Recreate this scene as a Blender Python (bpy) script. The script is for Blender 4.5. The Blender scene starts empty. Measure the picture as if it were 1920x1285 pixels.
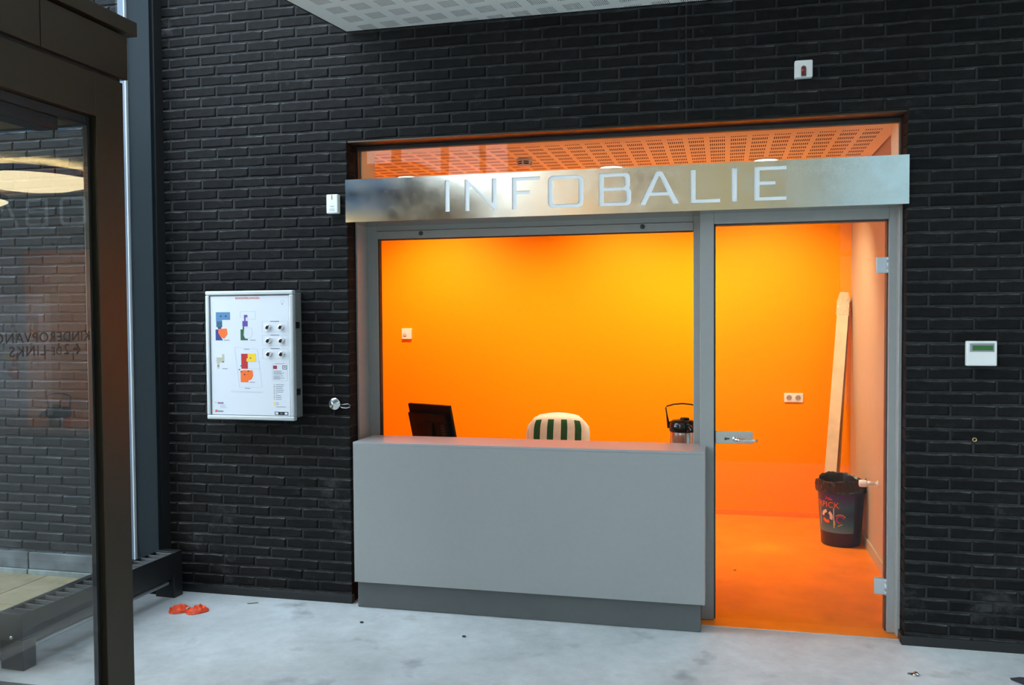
import bpy, bmesh, math, random
from mathutils import Vector, Matrix
R = random.Random(7)
PI = math.pi
scene = bpy.context.scene
COL = scene.collection

# ---------------------------------------------------------------- camera
YAW, PITCH, ROLL, FPX, ZC, YC = 0.235, -0.0313, -0.0068, 1655.9, 1.6246, -4.6
cyw, syw = math.cos(YAW), math.sin(YAW)
FWD = Vector((-syw*math.cos(PITCH), cyw*math.cos(PITCH), math.sin(PITCH)))
r0 = Vector((cyw, syw, 0)); u0 = r0.cross(FWD)
cr, sr = math.cos(ROLL), math.sin(ROLL)
RGT = cr*r0 + sr*u0; UPV = -sr*r0 + cr*u0
CAMP = Vector((0, YC, ZC))
cd = bpy.data.cameras.new('camera'); cam = bpy.data.objects.new('camera', cd); COL.objects.link(cam)
cd.sensor_width = 36; cd.sensor_fit = 'HORIZONTAL'; cd.lens = FPX/1920*36; cd.clip_start = 0.02; cd.clip_end = 200
Mx = Matrix.Identity(4)
for i in range(3):
    Mx[i][0], Mx[i][1], Mx[i][2], Mx[i][3] = RGT[i], UPV[i], -FWD[i], CAMP[i]
cam.matrix_world = Mx
scene.camera = cam
def in_view(p, pad=30):
    d = Vector(p)-CAMP; z = d.dot(FWD)
    if z < .1: return False
    u = 960+FPX*d.dot(RGT)/z; v = 642.5-FPX*d.dot(UPV)/z
    return -pad < u < 1920+pad and -pad < v < 1285+pad

# ---------------------------------------------------------------- world, lights, exposure
SKY = 8.6
w = bpy.data.worlds.new('world'); scene.world = w; w.use_nodes = True
nt = w.node_tree; bg = nt.nodes['Background']
tc = nt.nodes.new('ShaderNodeTexCoord'); sp = nt.nodes.new('ShaderNodeSeparateXYZ'); rp = nt.nodes.new('ShaderNodeValToRGB')
nt.links.new(tc.outputs['Generated'], sp.inputs[0]); nt.links.new(sp.outputs['Z'], rp.inputs[0]); nt.links.new(rp.outputs[0], bg.inputs[0])
rp.color_ramp.elements[0].position = 0.0; rp.color_ramp.elements[0].color = (.82, .98, 1.09, 1)
rp.color_ramp.elements[1].position = 1.0; rp.color_ramp.elements[1].color = (.60, .75, .92, 1)
bg.inputs[1].default_value = SKY
vs = scene.view_settings
scene.display_settings.display_device = 'sRGB'
vs.view_transform = 'Standard'; vs.look = 'None'; vs.gamma = 1; vs.exposure = 0.0; vs.use_curve_mapping = False
def area(name, loc, size, power, color, aim=(0, 0, -1), sy=None):
    l = bpy.data.lights.new(name, 'AREA'); l.energy = power; l.color = color; l.size = size
    if sy: l.shape = 'RECTANGLE'; l.size_y = sy
    o = bpy.data.objects.new(name, l); COL.objects.link(o); o.location = loc
    o.rotation_euler = Vector(aim).to_track_quat('-Z', 'Y').to_euler(); return o
def spot(name, loc, power, color, angle, blend, rad, aim=(0, 0, -1)):
    l = bpy.data.lights.new(name, 'SPOT'); l.energy = power; l.color = color; l.spot_size = angle; l.spot_blend = blend; l.shadow_soft_size = rad
    o = bpy.data.objects.new(name, l); COL.objects.link(o); o.location = loc
    o.rotation_euler = Vector(aim).to_track_quat('-Z', 'Y').to_euler(); return o
WARM = (1.0, .80, .52)
OFFICE_DL = [(-2.30, 1.70), (-.77, 1.67), (.28, 1.67)]
for i, (x, y) in enumerate(OFFICE_DL):
    spot('downlight_beam', (x, y, 2.655), 265, WARM, math.radians(122), .9, .05, aim=(0, .45, -1))
area('sign_reflection_light', (-2.5, -10.2, 2.75), .9, 36, (1, .60, .20), aim=(0, -.3, 1))  # unseen warm lamp added for the gold band mirrored in the sign

# ---------------------------------------------------------------- materials
MATS = {}
def lin(r, g, b):
    f = lambda c: (c/255/12.92 if c/255 <= .04045 else ((c/255+.055)/1.055)**2.4)
    return (f(r), f(g), f(b), 1)
def mat(name, col, rough=.5, metal=0, var=0, vscale=8, bump=0, bscale=60, spec=.5, coat=0, emit=0, rnd=0, coords='Object'):
    if name in MATS: return MATS[name]
    m = bpy.data.materials.new(name); m.use_nodes = True; n = m.node_tree; b = n.nodes['Principled BSDF']
    if len(col) == 3: col = (*col, 1)
    b.inputs['Base Color'].default_value = col; b.inputs['Roughness'].default_value = rough; b.inputs['Metallic'].default_value = metal
    b.inputs['Specular IOR Level'].default_value = spec; b.inputs['Coat Weight'].default_value = coat
    if emit: b.inputs['Emission Color'].default_value = col; b.inputs['Emission Strength'].default_value = emit
    t = n.nodes.new('ShaderNodeTexCoord')
    if var or rnd:
        no = n.nodes.new('ShaderNodeTexNoise'); no.inputs['Scale'].default_value = vscale; no.inputs['Detail'].default_value = 5
        n.links.new(t.outputs[coords], no.inputs['Vector'])
        mr = n.nodes.new('ShaderNodeMapRange'); mr.inputs[1].default_value = .3; mr.inputs[2].default_value = .7
        mr.inputs[3].default_value = 1-var; mr.inputs[4].default_value = 1+var
        n.links.new(no.outputs['Fac'], mr.inputs[0]); fac = mr.outputs[0]
        if rnd:
            oi = n.nodes.new('ShaderNodeObjectInfo'); m2 = n.nodes.new('ShaderNodeMapRange')
            m2.inputs[3].default_value = 1-rnd; m2.inputs[4].default_value = 1+rnd
            n.links.new(oi.outputs['Random'], m2.inputs[0]); mu = n.nodes.new('ShaderNodeMath'); mu.operation = 'MULTIPLY'
            n.links.new(fac, mu.inputs[0]); n.links.new(m2.outputs[0], mu.inputs[1]); fac = mu.outputs[0]
        mx = n.nodes.new('ShaderNodeVectorMath'); mx.operation = 'SCALE'; mx.inputs[0].default_value = col[:3]
        n.links.new(fac, mx.inputs['Scale']); n.links.new(mx.outputs[0], b.inputs['Base Color'])
    if bump:
        nb = n.nodes.new('ShaderNodeTexNoise'); nb.inputs['Scale'].default_value = bscale; nb.inputs['Detail'].default_value = 6
        n.links.new(t.outputs[coords], nb.inputs['Vector']); bu = n.nodes.new('ShaderNodeBump'); bu.inputs['Strength'].default_value = bump
        bu.inputs['Distance'].default_value = .004
        n.links.new(nb.outputs['Fac'], bu.inputs['Height']); n.links.new(bu.outputs[0], b.inputs['Normal'])
    MATS[name] = m; return m
def glass_mat(name, tint, ior):
    m = bpy.data.materials.new(name); m.use_nodes = True; n = m.node_tree; n.nodes.clear()
    out = n.nodes.new('ShaderNodeOutputMaterial'); mix = n.nodes.new('ShaderNodeMixShader'); tr = n.nodes.new('ShaderNodeBsdfTransparent'); gl = n.nodes.new('ShaderNodeBsdfGlossy')
    fr = n.nodes.new('ShaderNodeFresnel'); ge = n.nodes.new('ShaderNodeNewGeometry'); mu = n.nodes.new('ShaderNodeMath'); su = n.nodes.new('ShaderNodeMath')
    fr.inputs['IOR'].default_value = ior; gl.inputs['Roughness'].default_value = 0; tr.inputs[0].default_value = tint
    su.operation = 'SUBTRACT'; su.inputs[0].default_value = 1; mu.operation = 'MULTIPLY'   # only the entry face mirrors; a thin pane has no inner total reflection
    n.links.new(ge.outputs['Backfacing'], su.inputs[1]); n.links.new(fr.outputs[0], mu.inputs[0]); n.links.new(su.outputs[0], mu.inputs[1])
    n.links.new(mu.outputs[0], mix.inputs[0]); n.links.new(tr.outputs[0], mix.inputs[1]); n.links.new(gl.outputs[0], mix.inputs[2]); n.links.new(mix.outputs[0], out.inputs[0])
    MATS[name] = m; return m

# brick: near black, per-brick tone, rough bump, scattered pale bloom
def brick_mat(name, col, bloom):
    m = mat(name, col, .8, 0, .35, 22, .5, 75, .16, rnd=.28)
    n = m.node_tree; b = n.nodes['Principled BSDF']; src = b.inputs['Base Color'].links[0].from_socket
    ge = n.nodes.new('ShaderNodeNewGeometry'); no = n.nodes.new('ShaderNodeTexNoise'); no.inputs['Scale'].default_value = 2.6; no.inputs['Detail'].default_value = 8; no.inputs['Roughness'].default_value = .75
    n.links.new(ge.outputs['Position'], no.inputs['Vector'])
    ra = n.nodes.new('ShaderNodeMapRange'); ra.inputs[1].default_value = .60; ra.inputs[2].default_value = .80; ra.inputs[3].default_value = 0; ra.inputs[4].default_value = bloom
    sz = n.nodes.new('ShaderNodeSeparateXYZ'); n.links.new(ge.outputs['Position'], sz.inputs[0]); lo = n.nodes.new('ShaderNodeMapRange'); lo.inputs[1].default_value = .9; lo.inputs[2].default_value = .0; lo.inputs[3].default_value = 0; lo.inputs[4].default_value = .07; n.links.new(sz.outputs['Z'], lo.inputs[0]); ad = n.nodes.new('ShaderNodeMath'); ad.operation = 'ADD'; n.links.new(no.outputs['Fac'], ad.inputs[0]); n.links.new(lo.outputs[0], ad.inputs[1]); n.links.new(ad.outputs[0], ra.inputs[0]); mx = n.nodes.new('ShaderNodeMix'); mx.data_type = 'RGBA'
    n.links.new(ra.outputs[0], mx.inputs['Factor']); n.links.new(src, mx.inputs['A']); mx.inputs['B'].default_value = (.3, .3, .3, 1)
    n.links.new(mx.outputs['Result'], b.inputs['Base Color']); return m
BRICK = brick_mat('black_brick', (.0078, .0070, .0068), .2)
BRICK_OUT = brick_mat('weathered_black_brick', (.0085, .009, .010), .18)
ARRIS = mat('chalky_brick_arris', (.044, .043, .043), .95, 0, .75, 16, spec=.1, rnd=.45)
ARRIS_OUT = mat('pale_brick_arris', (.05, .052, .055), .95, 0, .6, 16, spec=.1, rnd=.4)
MORTAR = mat('dark_mortar', (.033, .034, .034), .95, 0, .3, 30, .4, 120, spec=.2)
ORANGE = mat('orange_wall_paint', (.98, .31, .0012), .6, 0, 0, spec=.12)
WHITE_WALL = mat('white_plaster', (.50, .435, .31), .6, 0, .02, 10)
CEIL = mat('white_gypsum_board', (.93, .945, .91), .75)
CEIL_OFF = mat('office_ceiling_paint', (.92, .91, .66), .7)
VOID = mat('black_fleece_backing', (.02, .02, .02), .9)
GREY = mat('grey_powder_coat', lin(153, 154, 151), .42, 0, .02, 30)
GREY_D = mat('dark_grey_rebate', lin(60, 64, 64), .5)
RUBBER = mat('black_rubber_gasket', (.008, .008, .008), .6)
LAMIN = mat('grey_laminate', lin(153, 155, 153), .42, 0, .015, 40, .05, 300)
LAMIN_TOP = mat('grey_worktop_laminate', lin(158, 160, 160), .32, 0, 0, 40, spec=.5)
LAMIN_D = mat('dark_grey_plinth_laminate', lin(90, 93, 93), .5, 0, .03, 30)
BLACKTRIM = mat('black_painted_plinth', (.016, .016, .016), .35, spec=.5)
STEEL_S = mat('satin_steel', (.62, .62, .60), .28, 1)
CHROME = mat('polished_chrome', (.85, .85, .86), .1, 1)
ALU = mat('silver_anodised_profile', lin(196, 202, 204), .35, .25)
WHITE_P = mat('white_plastic', (.80, .80, .77), .4)
BLACK_P = mat('black_plastic', (.009, .009, .009), .5, spec=.25)
BLACK_GL = mat('glossy_black_plastic', (.008, .008, .008), .12)
BROWN = mat('bronze_brown_cladding', (.033, .024, .012), .42, .35, .06, 40)
DARKM = mat('black_metal_profile', (.012, .012, .013), .4)
RADM = mat('black_radiator_enamel', (.014, .0145, .015), .38)
POSTM = mat('blue_grey_steel_paint', (.010, .017, .021), .6, spec=.12)
GLASS = glass_mat('clear_glass', (.98, .985, .98, 1), 1.31)
GLASS_V = glass_mat('vestibule_glass', (.985, .992, .992, 1), 1.7)
GLASS_F = glass_mat('facade_glass', (.965, .98, .98, 1), 1.5)
LAMPG = mat('lit_opal_glass', (1, .84, .50), .4, emit=15)
LENS = mat('lit_downlight_lens', (1, .86, .62), .4, emit=9)

# polished concrete floor, cloudy with stains
CONC = mat('power_floated_concrete', (.50, .50, .49), .6, spec=.22)
def concrete():
    n = CONC.node_tree; b = n.nodes['Principled BSDF']; t = n.nodes.new('ShaderNodeTexCoord')
    def noise(s, d, ro=.6):
        a = n.nodes.new('ShaderNodeTexNoise'); a.inputs['Scale'].default_value = s; a.inputs['Detail'].default_value = d; a.inputs['Roughness'].default_value = ro
        n.links.new(t.outputs['Object'], a.inputs['Vector']); return a.outputs['Fac']
    r1 = n.nodes.new('ShaderNodeValToRGB'); e = r1.color_ramp.elements
    e[0].position = .30; e[0].color = (.39, .405, .40, 1); e[1].position = .72; e[1].color = (.62, .645, .645, 1); n.links.new(noise(1.5, 7), r1.inputs[0])
    r2 = n.nodes.new('ShaderNodeValToRGB'); e = r2.color_ramp.elements
    e[0].position = .26; e[0].color = (.52, .52, .52, 1); e[1].position = .40; e[1].color = (1, 1, 1, 1); n.links.new(noise(3.4, 5, .5), r2.inputs[0])
    r3 = n.nodes.new('ShaderNodeValToRGB'); e = r3.color_ramp.elements
    e[0].position = .2; e[0].color = (.85, .85, .85, 1); e[1].position = .7; e[1].color = (1.06, 1.06, 1.06, 1); n.links.new(noise(14, 6, .7), r3.inputs[0])
    m1 = n.nodes.new('ShaderNodeVectorMath'); m1.operation = 'MULTIPLY'; m2 = n.nodes.new('ShaderNodeVectorMath'); m2.operation = 'MULTIPLY'
    n.links.new(r1.outputs[0], m1.inputs[0]); n.links.new(r2.outputs[0], m1.inputs[1]); n.links.new(m1.outputs[0], m2.inputs[0]); n.links.new(r3.outputs[0], m2.inputs[1])
    n.links.new(m2.outputs[0], b.inputs['Base Color'])
    mr = n.nodes.new('ShaderNodeMapRange'); mr.inputs[3].default_value = .48; mr.inputs[4].default_value = .75; n.links.new(noise(2.2, 4), mr.inputs[0]); n.links.new(mr.outputs[0], b.inputs['Roughness'])
concrete()
LINO = mat('orange_linoleum', (.90, .245, .012), .38, 0, .10, 5, 0)
# brushed stainless steel: horizontal brush lines blur reflections up and down
STEEL = mat('brushed_stainless_steel', (.66, .635, .56), .30, 1)
def brushed():
    n = STEEL.node_tree; b = n.nodes['Principled BSDF']; b.inputs['Anisotropic'].default_value = .7
    c = n.nodes.new('ShaderNodeCombineXYZ'); c.inputs[0].default_value = 1.0; n.links.new(c.outputs[0], b.inputs['Tangent'])
    t = n.nodes.new('ShaderNodeTexCoord'); no = n.nodes.new('ShaderNodeTexNoise'); no.inputs['Scale'].default_value = 9; no.inputs['Detail'].default_value = 7; no.inputs['Roughness'].default_value = .7
    n.links.new(t.outputs['Object'], no.inputs['Vector']); mr = n.nodes.new('ShaderNodeMapRange'); mr.inputs[1].default_value = .35; mr.inputs[2].default_value = .75
    mr.inputs[3].default_value = .14; mr.inputs[4].default_value = .24; n.links.new(no.outputs['Fac'], mr.inputs[0]); n.links.new(mr.outputs[0], b.inputs['Roughness'])
brushed()

# ---------------------------------------------------------------- mesh helpers
class MB:
    def __init__(s): s.bm = bmesh.new()
    def _tag(s, faces, mi, sm):
        for f in faces: f.material_index = mi; f.smooth = sm
    def box(s, x0, x1, y0, y1, z0, z1, mi=0, bev=0, seg=2):
        r = bmesh.ops.create_cube(s.bm, size=1); vs_ = r['verts']
        for v in vs_: v.co = Vector(((x0+x1)/2+v.co.x*(x1-x0), (y0+y1)/2+v.co.y*(y1-y0), (z0+z1)/2+v.co.z*(z1-z0)))
        fs = list({f for v in vs_ for f in v.link_faces})
        s._tag(fs, mi, False)
        if bev:
            rr = bmesh.ops.bevel(s.bm, geom=list({e for f in fs for e in f.edges}), offset=bev, segments=seg, affect='EDGES', profile=.6)
            s._tag(rr['faces'], mi, True)
        return s
    def poly(s, pts, d, mi=0, sm=False):            # prism: polygon of 3-D points swept along vector d
        d = Vector(d); a = [s.bm.verts.new(p) for p in pts]; b = [s.bm.verts.new(Vector(p)+d) for p in pts]; n = len(a)
        fs = [s.bm.faces.new(a[::-1]), s.bm.faces.new(b)] + [s.bm.faces.new((a[i], a[(i+1) % n], b[(i+1) % n], b[i])) for i in range(n)]
        s._tag(fs, mi, sm); return s
    def lathe(s, prof, c=(0, 0, 0), axis='Z', n=32, mi=0, sm=True, close=True):
        c = Vector(c); rings = []
        for r, h in prof:
            ring = []
            for k in range(n):
                a = 2*PI*k/n; x, y = r*math.cos(a), r*math.sin(a)
                p = {'Z': (x, y, h), 'Y': (x, h, y), 'X': (h, x, y)}[axis]
                ring.append(s.bm.verts.new(c+Vector(p)))
            rings.append(ring)
        fs = []
        for i in range(len(rings)-1):
            for k in range(n): fs.append(s.bm.faces.new((rings[i][k], rings[i][(k+1) % n], rings[i+1][(k+1) % n], rings[i+1][k])))
        s._tag(fs, mi, sm)
        if close:
            caps = []
            flat = len(prof) == 2 and abs(prof[0][1]-prof[1][1]) < 1e-9
            if prof[0][0] > 1e-6 and not flat: caps.append(s.bm.faces.new(rings[0][::-1]))
            if prof[-1][0] > 1e-6: caps.append(s.bm.faces.new(rings[-1]))
            s._tag(caps, mi, False)
        return s
    def tube(s, pts, r, n=10, mi=0, closed=False):
        pts = [Vector(p) for p in pts]; N = len(pts); rings = []
        for i, p in enumerate(pts):
            a = pts[(i-1) % N] if (i or closed) else p; b = pts[(i+1) % N] if (i < N-1 or closed) else p
            t = (b-a).normalized(); up = Vector((0, 0, 1)) if abs(t.z) < .9 else Vector((1, 0, 0))
            x = t.cross(up).normalized(); y = x.cross(t); rr = r[i] if isinstance(r, (list, tuple)) else r
            rings.append([s.bm.verts.new(p+rr*(math.cos(2*PI*k/n)*x+math.sin(2*PI*k/n)*y)) for k in range(n)])
        fs = []
        for i in range(N if closed else N-1):
            A, B = rings[i], rings[(i+1) % N]
            for k in range(n): fs.append(s.bm.faces.new((A[k], A[(k+1) % n], B[(k+1) % n], B[k])))
        s._tag(fs, mi, True)
        if not closed: s._tag([s.bm.faces.new(rings[0][::-1]), s.bm.faces.new(rings[-1])], mi, False)
        return s
    def grid(s, P, mi=0, sm=True):                  # P[i][j] 3-D points
        V = [[s.bm.verts.new(p) for p in row] for row in P]
        s._tag([s.bm.faces.new((V[i][j], V[i+1][j], V[i+1][j+1], V[i][j+1])) for i in range(len(V)-1) for j in range(len(V[0])-1)], mi, sm); return s
    def mesh(s, name, mats):
        bmesh.ops.recalc_face_normals(s.bm, faces=s.bm.faces)
        me = bpy.data.meshes.new(name); s.bm.to_mesh(me); s.bm.free()
        for m in (mats if isinstance(mats, (list, tuple)) else [mats]): me.materials.append(m)
        return me
    def build(s, name, mats, parent=None, local=False, label=None, kind=None):
        off = Vector((0, 0, 0)); p = parent
        while p is not None: off += p.location; p = p.parent
        if not local and off.length > 0: bmesh.ops.translate(s.bm, verts=s.bm.verts, vec=-off)
        o = bpy.data.objects.new(name, s.mesh(name, mats)); COL.objects.link(o); o.parent = parent
        if label: o['label'] = label
        if kind: o['kind'] = kind
        return o
def thing(name, label, cat, loc=(0, 0, 0), rz=0, group=None):
    o = bpy.data.objects.new(name, None); COL.objects.link(o); o.location = loc; o.rotation_euler = (0, 0, rz); o.empty_display_size = .05
    o['label'] = label; o['category'] = cat
    if group: o['group'] = group
    return o
def tag(o, label, cat, group=None):
    o['label'] = label; o['category'] = cat
    if group: o['group'] = group
    return o
def struct(o, label=None):
    o['kind'] = 'structure'
    if label: o['label'] = label
    return o
def copy_tree(o, parent=None):
    c = o.copy(); COL.objects.link(c)
    if parent is not None: c.parent = parent
    for ch in list(o.children): copy_tree(ch, c)
    return c
def text_mesh(body, size, depth, align='CENTER', space=1.0):
    cu = bpy.data.curves.new('text', 'FONT'); cu.body = body; cu.size = size; cu.extrude = depth/2; cu.align_x = align; cu.align_y = 'CENTER'; cu.space_character = space
    cu.resolution_u = 3
    t = bpy.data.objects.new('text', cu); COL.objects.link(t); dg = bpy.context.evaluated_depsgraph_get()
    me = bpy.data.meshes.new_from_object(t.evaluated_get(dg)); bpy.data.objects.remove(t); bpy.data.curves.remove(cu); return me
def poly_curve_mesh(loops, depth):                 # 2-D loops, even-odd filled
    cu = bpy.data.curves.new('shape', 'CURVE'); cu.dimensions = '2D'; cu.fill_mode = 'BOTH'; cu.extrude = depth/2
    for L in loops:
        sp_ = cu.splines.new('POLY'); sp_.points.add(len(L)-1)
        for p, q in zip(sp_.points, L): p.co = (q[0], q[1], 0, 1)
        sp_.use_cyclic_u = True
    t = bpy.data.objects.new('shape', cu); COL.objects.link(t); dg = bpy.context.evaluated_depsgraph_get()
    me = bpy.data.meshes.new_from_object(t.evaluated_get(dg)); bpy.data.objects.remove(t); bpy.data.curves.remove(cu); return me
def link_mesh(name, me, m, parent, M4):
    me.transform(M4); me.materials.clear(); me.materials.append(m); me.name = name
    o = bpy.data.objects.new(name, me); COL.objects.link(o); o.parent = parent
    return o
XZ = Matrix(((1, 0, 0, 0), (0, 0, -1, 0), (0, 1, 0, 0), (0, 0, 0, 1)))   # text plane -> upright, read from -y

# ---------------------------------------------------------------- brick walls
X0, X1, ZTOP = -2.04, .859, 2.597
CO, PITCH_B, JT = .0592, .202, .0095
def brick_mesh(L, seed, dep=.1, name='brick'):
    rr = random.Random(seed); bm = bmesh.new(); h = CO-JT; n = 4
    def per(ins, y, j):
        P = []
        for k in range(n): P.append((-L/2+ins+(L-2*ins)*k/(n-1)+rr.uniform(-j, j)*.6, y+rr.uniform(-j, j)*.5, -h/2+ins+rr.uniform(-j, j)))
        for k in range(n): P.append((L/2-ins-(L-2*ins)*k/(n-1)+rr.uniform(-j, j)*.6, y+rr.uniform(-j, j)*.5, h/2-ins+rr.uniform(-j, j)*1.3))
        return [bm.verts.new(p) for p in P]
    a, b, c = per(0, dep, 0), per(0, .0045, .0016), per(.0055, -.0005, .0022)
    m = 2*n
    for A, B in ((a, b), (b, c)):
        for k in range(m): bm.faces.new((A[k], A[(k+1) % m], B[(k+1) % m], B[k]))
    for k in range(n-1): bm.faces.new((c[k], c[k+1], c[m-2-k], c[m-1-k]))
    bmesh.ops.recalc_face_normals(bm, faces=bm.faces)
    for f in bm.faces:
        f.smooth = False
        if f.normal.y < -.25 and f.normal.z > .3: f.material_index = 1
    me = bpy.data.meshes.new(name); bm.to_mesh(me); bm.free(); return me
_bm_cache = {}
def brick_data(L, m, v):
    k = (round(L, 3), m.name, v)
    if k not in _bm_cache:
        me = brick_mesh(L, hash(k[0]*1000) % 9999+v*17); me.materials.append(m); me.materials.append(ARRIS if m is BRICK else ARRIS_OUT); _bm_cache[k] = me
    return _bm_cache[k]
def lay(parent, items, m, limit=300):
    """items: (x centre, z centre, length, y). Nearest in view become single parts, the rest one joined part."""
    items = sorted(items, key=lambda t: (not in_view((t[0], t[3], t[1]), 60), (Vector((t[0], t[3], t[1]))-CAMP).length))
    rest = MB()
    for i, (x, z, L, y) in enumerate(items):
        me = brick_data(L, m, R.randrange(6)); yy = y+R.uniform(-.002, .002)
        if i < limit and in_view((x, y, z), 60):
            o = bpy.data.objects.new('brick', me); COL.objects.link(o); o.parent = parent
            o.location = (x, yy, z); o.rotation_euler = (R.uniform(-.006, .006), R.uniform(-.007, .007), R.uniform(-.008, .008))
        else:
            tmp = bmesh.new(); tmp.from_mesh(me); bmesh.ops.translate(tmp, verts=tmp.verts, vec=(x, yy, z)); t2 = bpy.data.meshes.new('tmp'); tmp.to_mesh(t2); tmp.free(); rest.bm.from_mesh(t2); bpy.data.meshes.remove(t2)
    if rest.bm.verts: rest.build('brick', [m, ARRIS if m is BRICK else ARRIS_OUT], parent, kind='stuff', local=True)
    else: rest.bm.free()
def courses(xa, xb, anchor, rows, sgn, y=0.0, odd_half=True):
    """running bond between xa and xb; full brick starts at anchor (going sgn) on even courses, half on odd ones."""
    out = []
    for k in rows:                                   # course k has its top at k*CO
        z = k*CO-JT-(CO-JT)/2+.001
        off = PITCH_B/2 if (k % 2 == 1) == odd_half else 0
        n0 = int((xa-anchor)/PITCH_B)-3; n1 = int((xb-anchor)/PITCH_B)+3
        for i in range(n0, n1+1):
            l = anchor+i*PITCH_B+off*sgn+ (0 if sgn > 0 else 0)
            a, b = l+JT/2, l+PITCH_B-JT/2
            if abs(l-anchor) < 1e-6: a = l
            if abs(l+PITCH_B-anchor) < 1e-6: b = l+PITCH_B
            a2, b2 = max(a, xa), min(b, xb)
            if b2-a2 > .014: out.append(((a2+b2)/2, z, round(b2-a2, 3), y))
    return out
XJ = -.185                                           # movement joint seen above the hatch
XL = -3.20
# left pier
up = courses(XL, XJ-.004, X0, range(45, 63), -1)
wl = struct(MB().box(XL-.02, X0-.006, .006, .36, 0, 6.2).build('wall_front', MORTAR), 'black brick wall left of the reception hatch')
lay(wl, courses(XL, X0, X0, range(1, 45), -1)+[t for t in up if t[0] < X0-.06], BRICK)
# lintel up to the movement joint
wm = struct(MB().box(X0-.006, XJ, .006, .36, ZTOP+.006, 6.2).build('wall_front', MORTAR), 'black brick wall over the hatch and its steel sign')
lay(wm, [t for t in up if t[0] >= X0-.06], BRICK)
# right side
wr_ = MB().box(X1+.006, 2.6, .006, .36, 0, 6.2); wr_.box(XJ, X1+.006, .006, .36, ZTOP+.006, 6.2)
wr = struct(wr_.build('wall_front', MORTAR), 'black brick wall right of the glass door')
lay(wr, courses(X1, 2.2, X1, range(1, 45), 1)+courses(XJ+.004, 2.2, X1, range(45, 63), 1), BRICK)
struct(MB().box(X0-.001, X1+.001, .012, .15, ZTOP-.006, ZTOP+.003).build('trim_1', mat('rusty_steel_lintel', (.05, .03, .02), .35, .6)), 'dark steel lintel under the bricks over the transom')
# plinths
bl = MB().box(XL, X0+.006, -.015, .02, 0, .046, bev=.002); struct(bl.build('baseboard_left', BLACKTRIM), 'black plinth strip under the left brick wall')
br = MB().box(X1-.012, 2.6, -.015, .02, 0, .046, bev=.002); br.box(X1-.012, X1+.01, .0, .10, 0, .046)
struct(br.build('baseboard_right', BLACKTRIM), 'black plinth strip under the right brick wall')

# ---------------------------------------------------------------- floors
struct(MB().box(-3.5, 6, -5.0, .07, -.1, 0).build('floor', CONC), 'pale cloudy grey concrete hall floor')
struct(MB().box(-3.5, 6, -12, -5.001, -.1, 0).build('floor_rear', mat('darkened_rear_floor', (.05, .05, .05), .95, 0, .2, 30)), 'unseen rear floor, darkened to weaken its reflection in the door glass')  # dark floor added out of view so the door glass mirrors less haze
struct(MB().box(-3.2, 1.1, .0605, 2.8, -.1, .002).build('floor_office', LINO), 'orange linoleum floor inside the reception office')
struct(MB().box(-.108, .853, .048, .0605, -.02, .003).build('trim_2', ALU), 'thin metal edge strip in front of the door sill')

# ---------------------------------------------------------------- office shell
struct(MB().box(-3.2, 1.1, 2.70, 2.82, 0, 2.9).build('wall_back', ORANGE), 'bright orange back wall of the office')
struct(MB().box(.965, 1.1, .30, 2.70, 0, 2.9).build('wall_right', WHITE_WALL), 'white side wall of the office')
struct(MB().box(-3.2, -3.08, .36, 2.70, 0, 2.9).build('wall_left', ORANGE), 'orange left wall of the office')
b = MB(); b.box(-3.2, X0-.006, .36, .375, 0, 2.9); b.box(X1+.006, 1.1, .36, .375, 0, 2.9); b.box(X0-.006, X1+.006, .36, .375, ZTOP+.002, 2.9)
struct(b.build('wall_inner', WHITE_WALL), 'white plaster on the inner face of the front wall')
b = MB(); b.box(X0-.004, X0+.004, .20, .40, 0, ZTOP); b.box(X1-.004, X1+.006, .20, .40, 0, ZTOP); b.box(X0, X1, .20, .40, ZTOP-.006, ZTOP+.004)
struct(b.build('trim_3', CEIL_OFF), 'plastered inner reveal around the opening')
BB = mat('orange_skirting', (.93, .25, .006), .45)
struct(MB().box(-3.08, .965, 2.688, 2.70, 0, .045, bev=.002).build('baseboard_back', BB), 'low orange skirting along the orange back wall')
struct(MB().box(.953, .965, .40, 2.69, 0, .075, bev=.002).build('baseboard_right_office', WHITE_WALL), 'pale skirting on the white side wall')

def perforated(u0, u1, v0, v1, z, pu, pv, n, sw, sp_, sl, du, dv, lim):
    """board in the u,v plane with real slot holes: groups every pu x pv, n slots each"""
    us, vs2 = {u0, u1}, {v0, v1}; U, V = [], []
    k = 0
    gu = [du+i*pu for i in range(-200, 200) if lim[0] < du+i*pu < lim[1]]; gv = [dv+j*pv for j in range(-200, 200) if lim[2] < dv+j*pv < lim[3]]
    for g in gu:
        for s in range(n):
            c = g+(s-(n-1)/2)*sp_; U.append((c-sw/2, c+sw/2)); us |= {c-sw/2, c+sw/2}
    for g in gv: V.append((g-sl/2, g+sl/2)); vs2 |= {g-sl/2, g+sl/2}
    us = sorted(x for x in us if u0 <= x <= u1); vs2 = sorted(x for x in vs2 if v0 <= x <= v1)
    Us = {round(a, 6) for a, _ in U}; Vs = {round(a, 6) for a, _ in V}
    verts = [(x, y, z) for y in vs2 for x in us]; W = len(us); faces = []
    for j in range(len(vs2)-1):
        hole_row = round(vs2[j], 6) in Vs
        for i in range(W-1):
            if hole_row and round(us[i], 6) in Us: continue
            faces.append((j*W+i, (j+1)*W+i, (j+1)*W+i+1, j*W+i+1))
    me = bpy.data.meshes.new('ceiling'); me.from_pydata(verts, [], faces); return me
ZOC = 2.665
me = perforated(-3.08, .955, .40, 2.70, ZOC, .124, .120, 8, .0055, .0118, .066, .088, .90, (-3.0, .90, .52, 2.6)); me.materials.append(CEIL_OFF)
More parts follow.
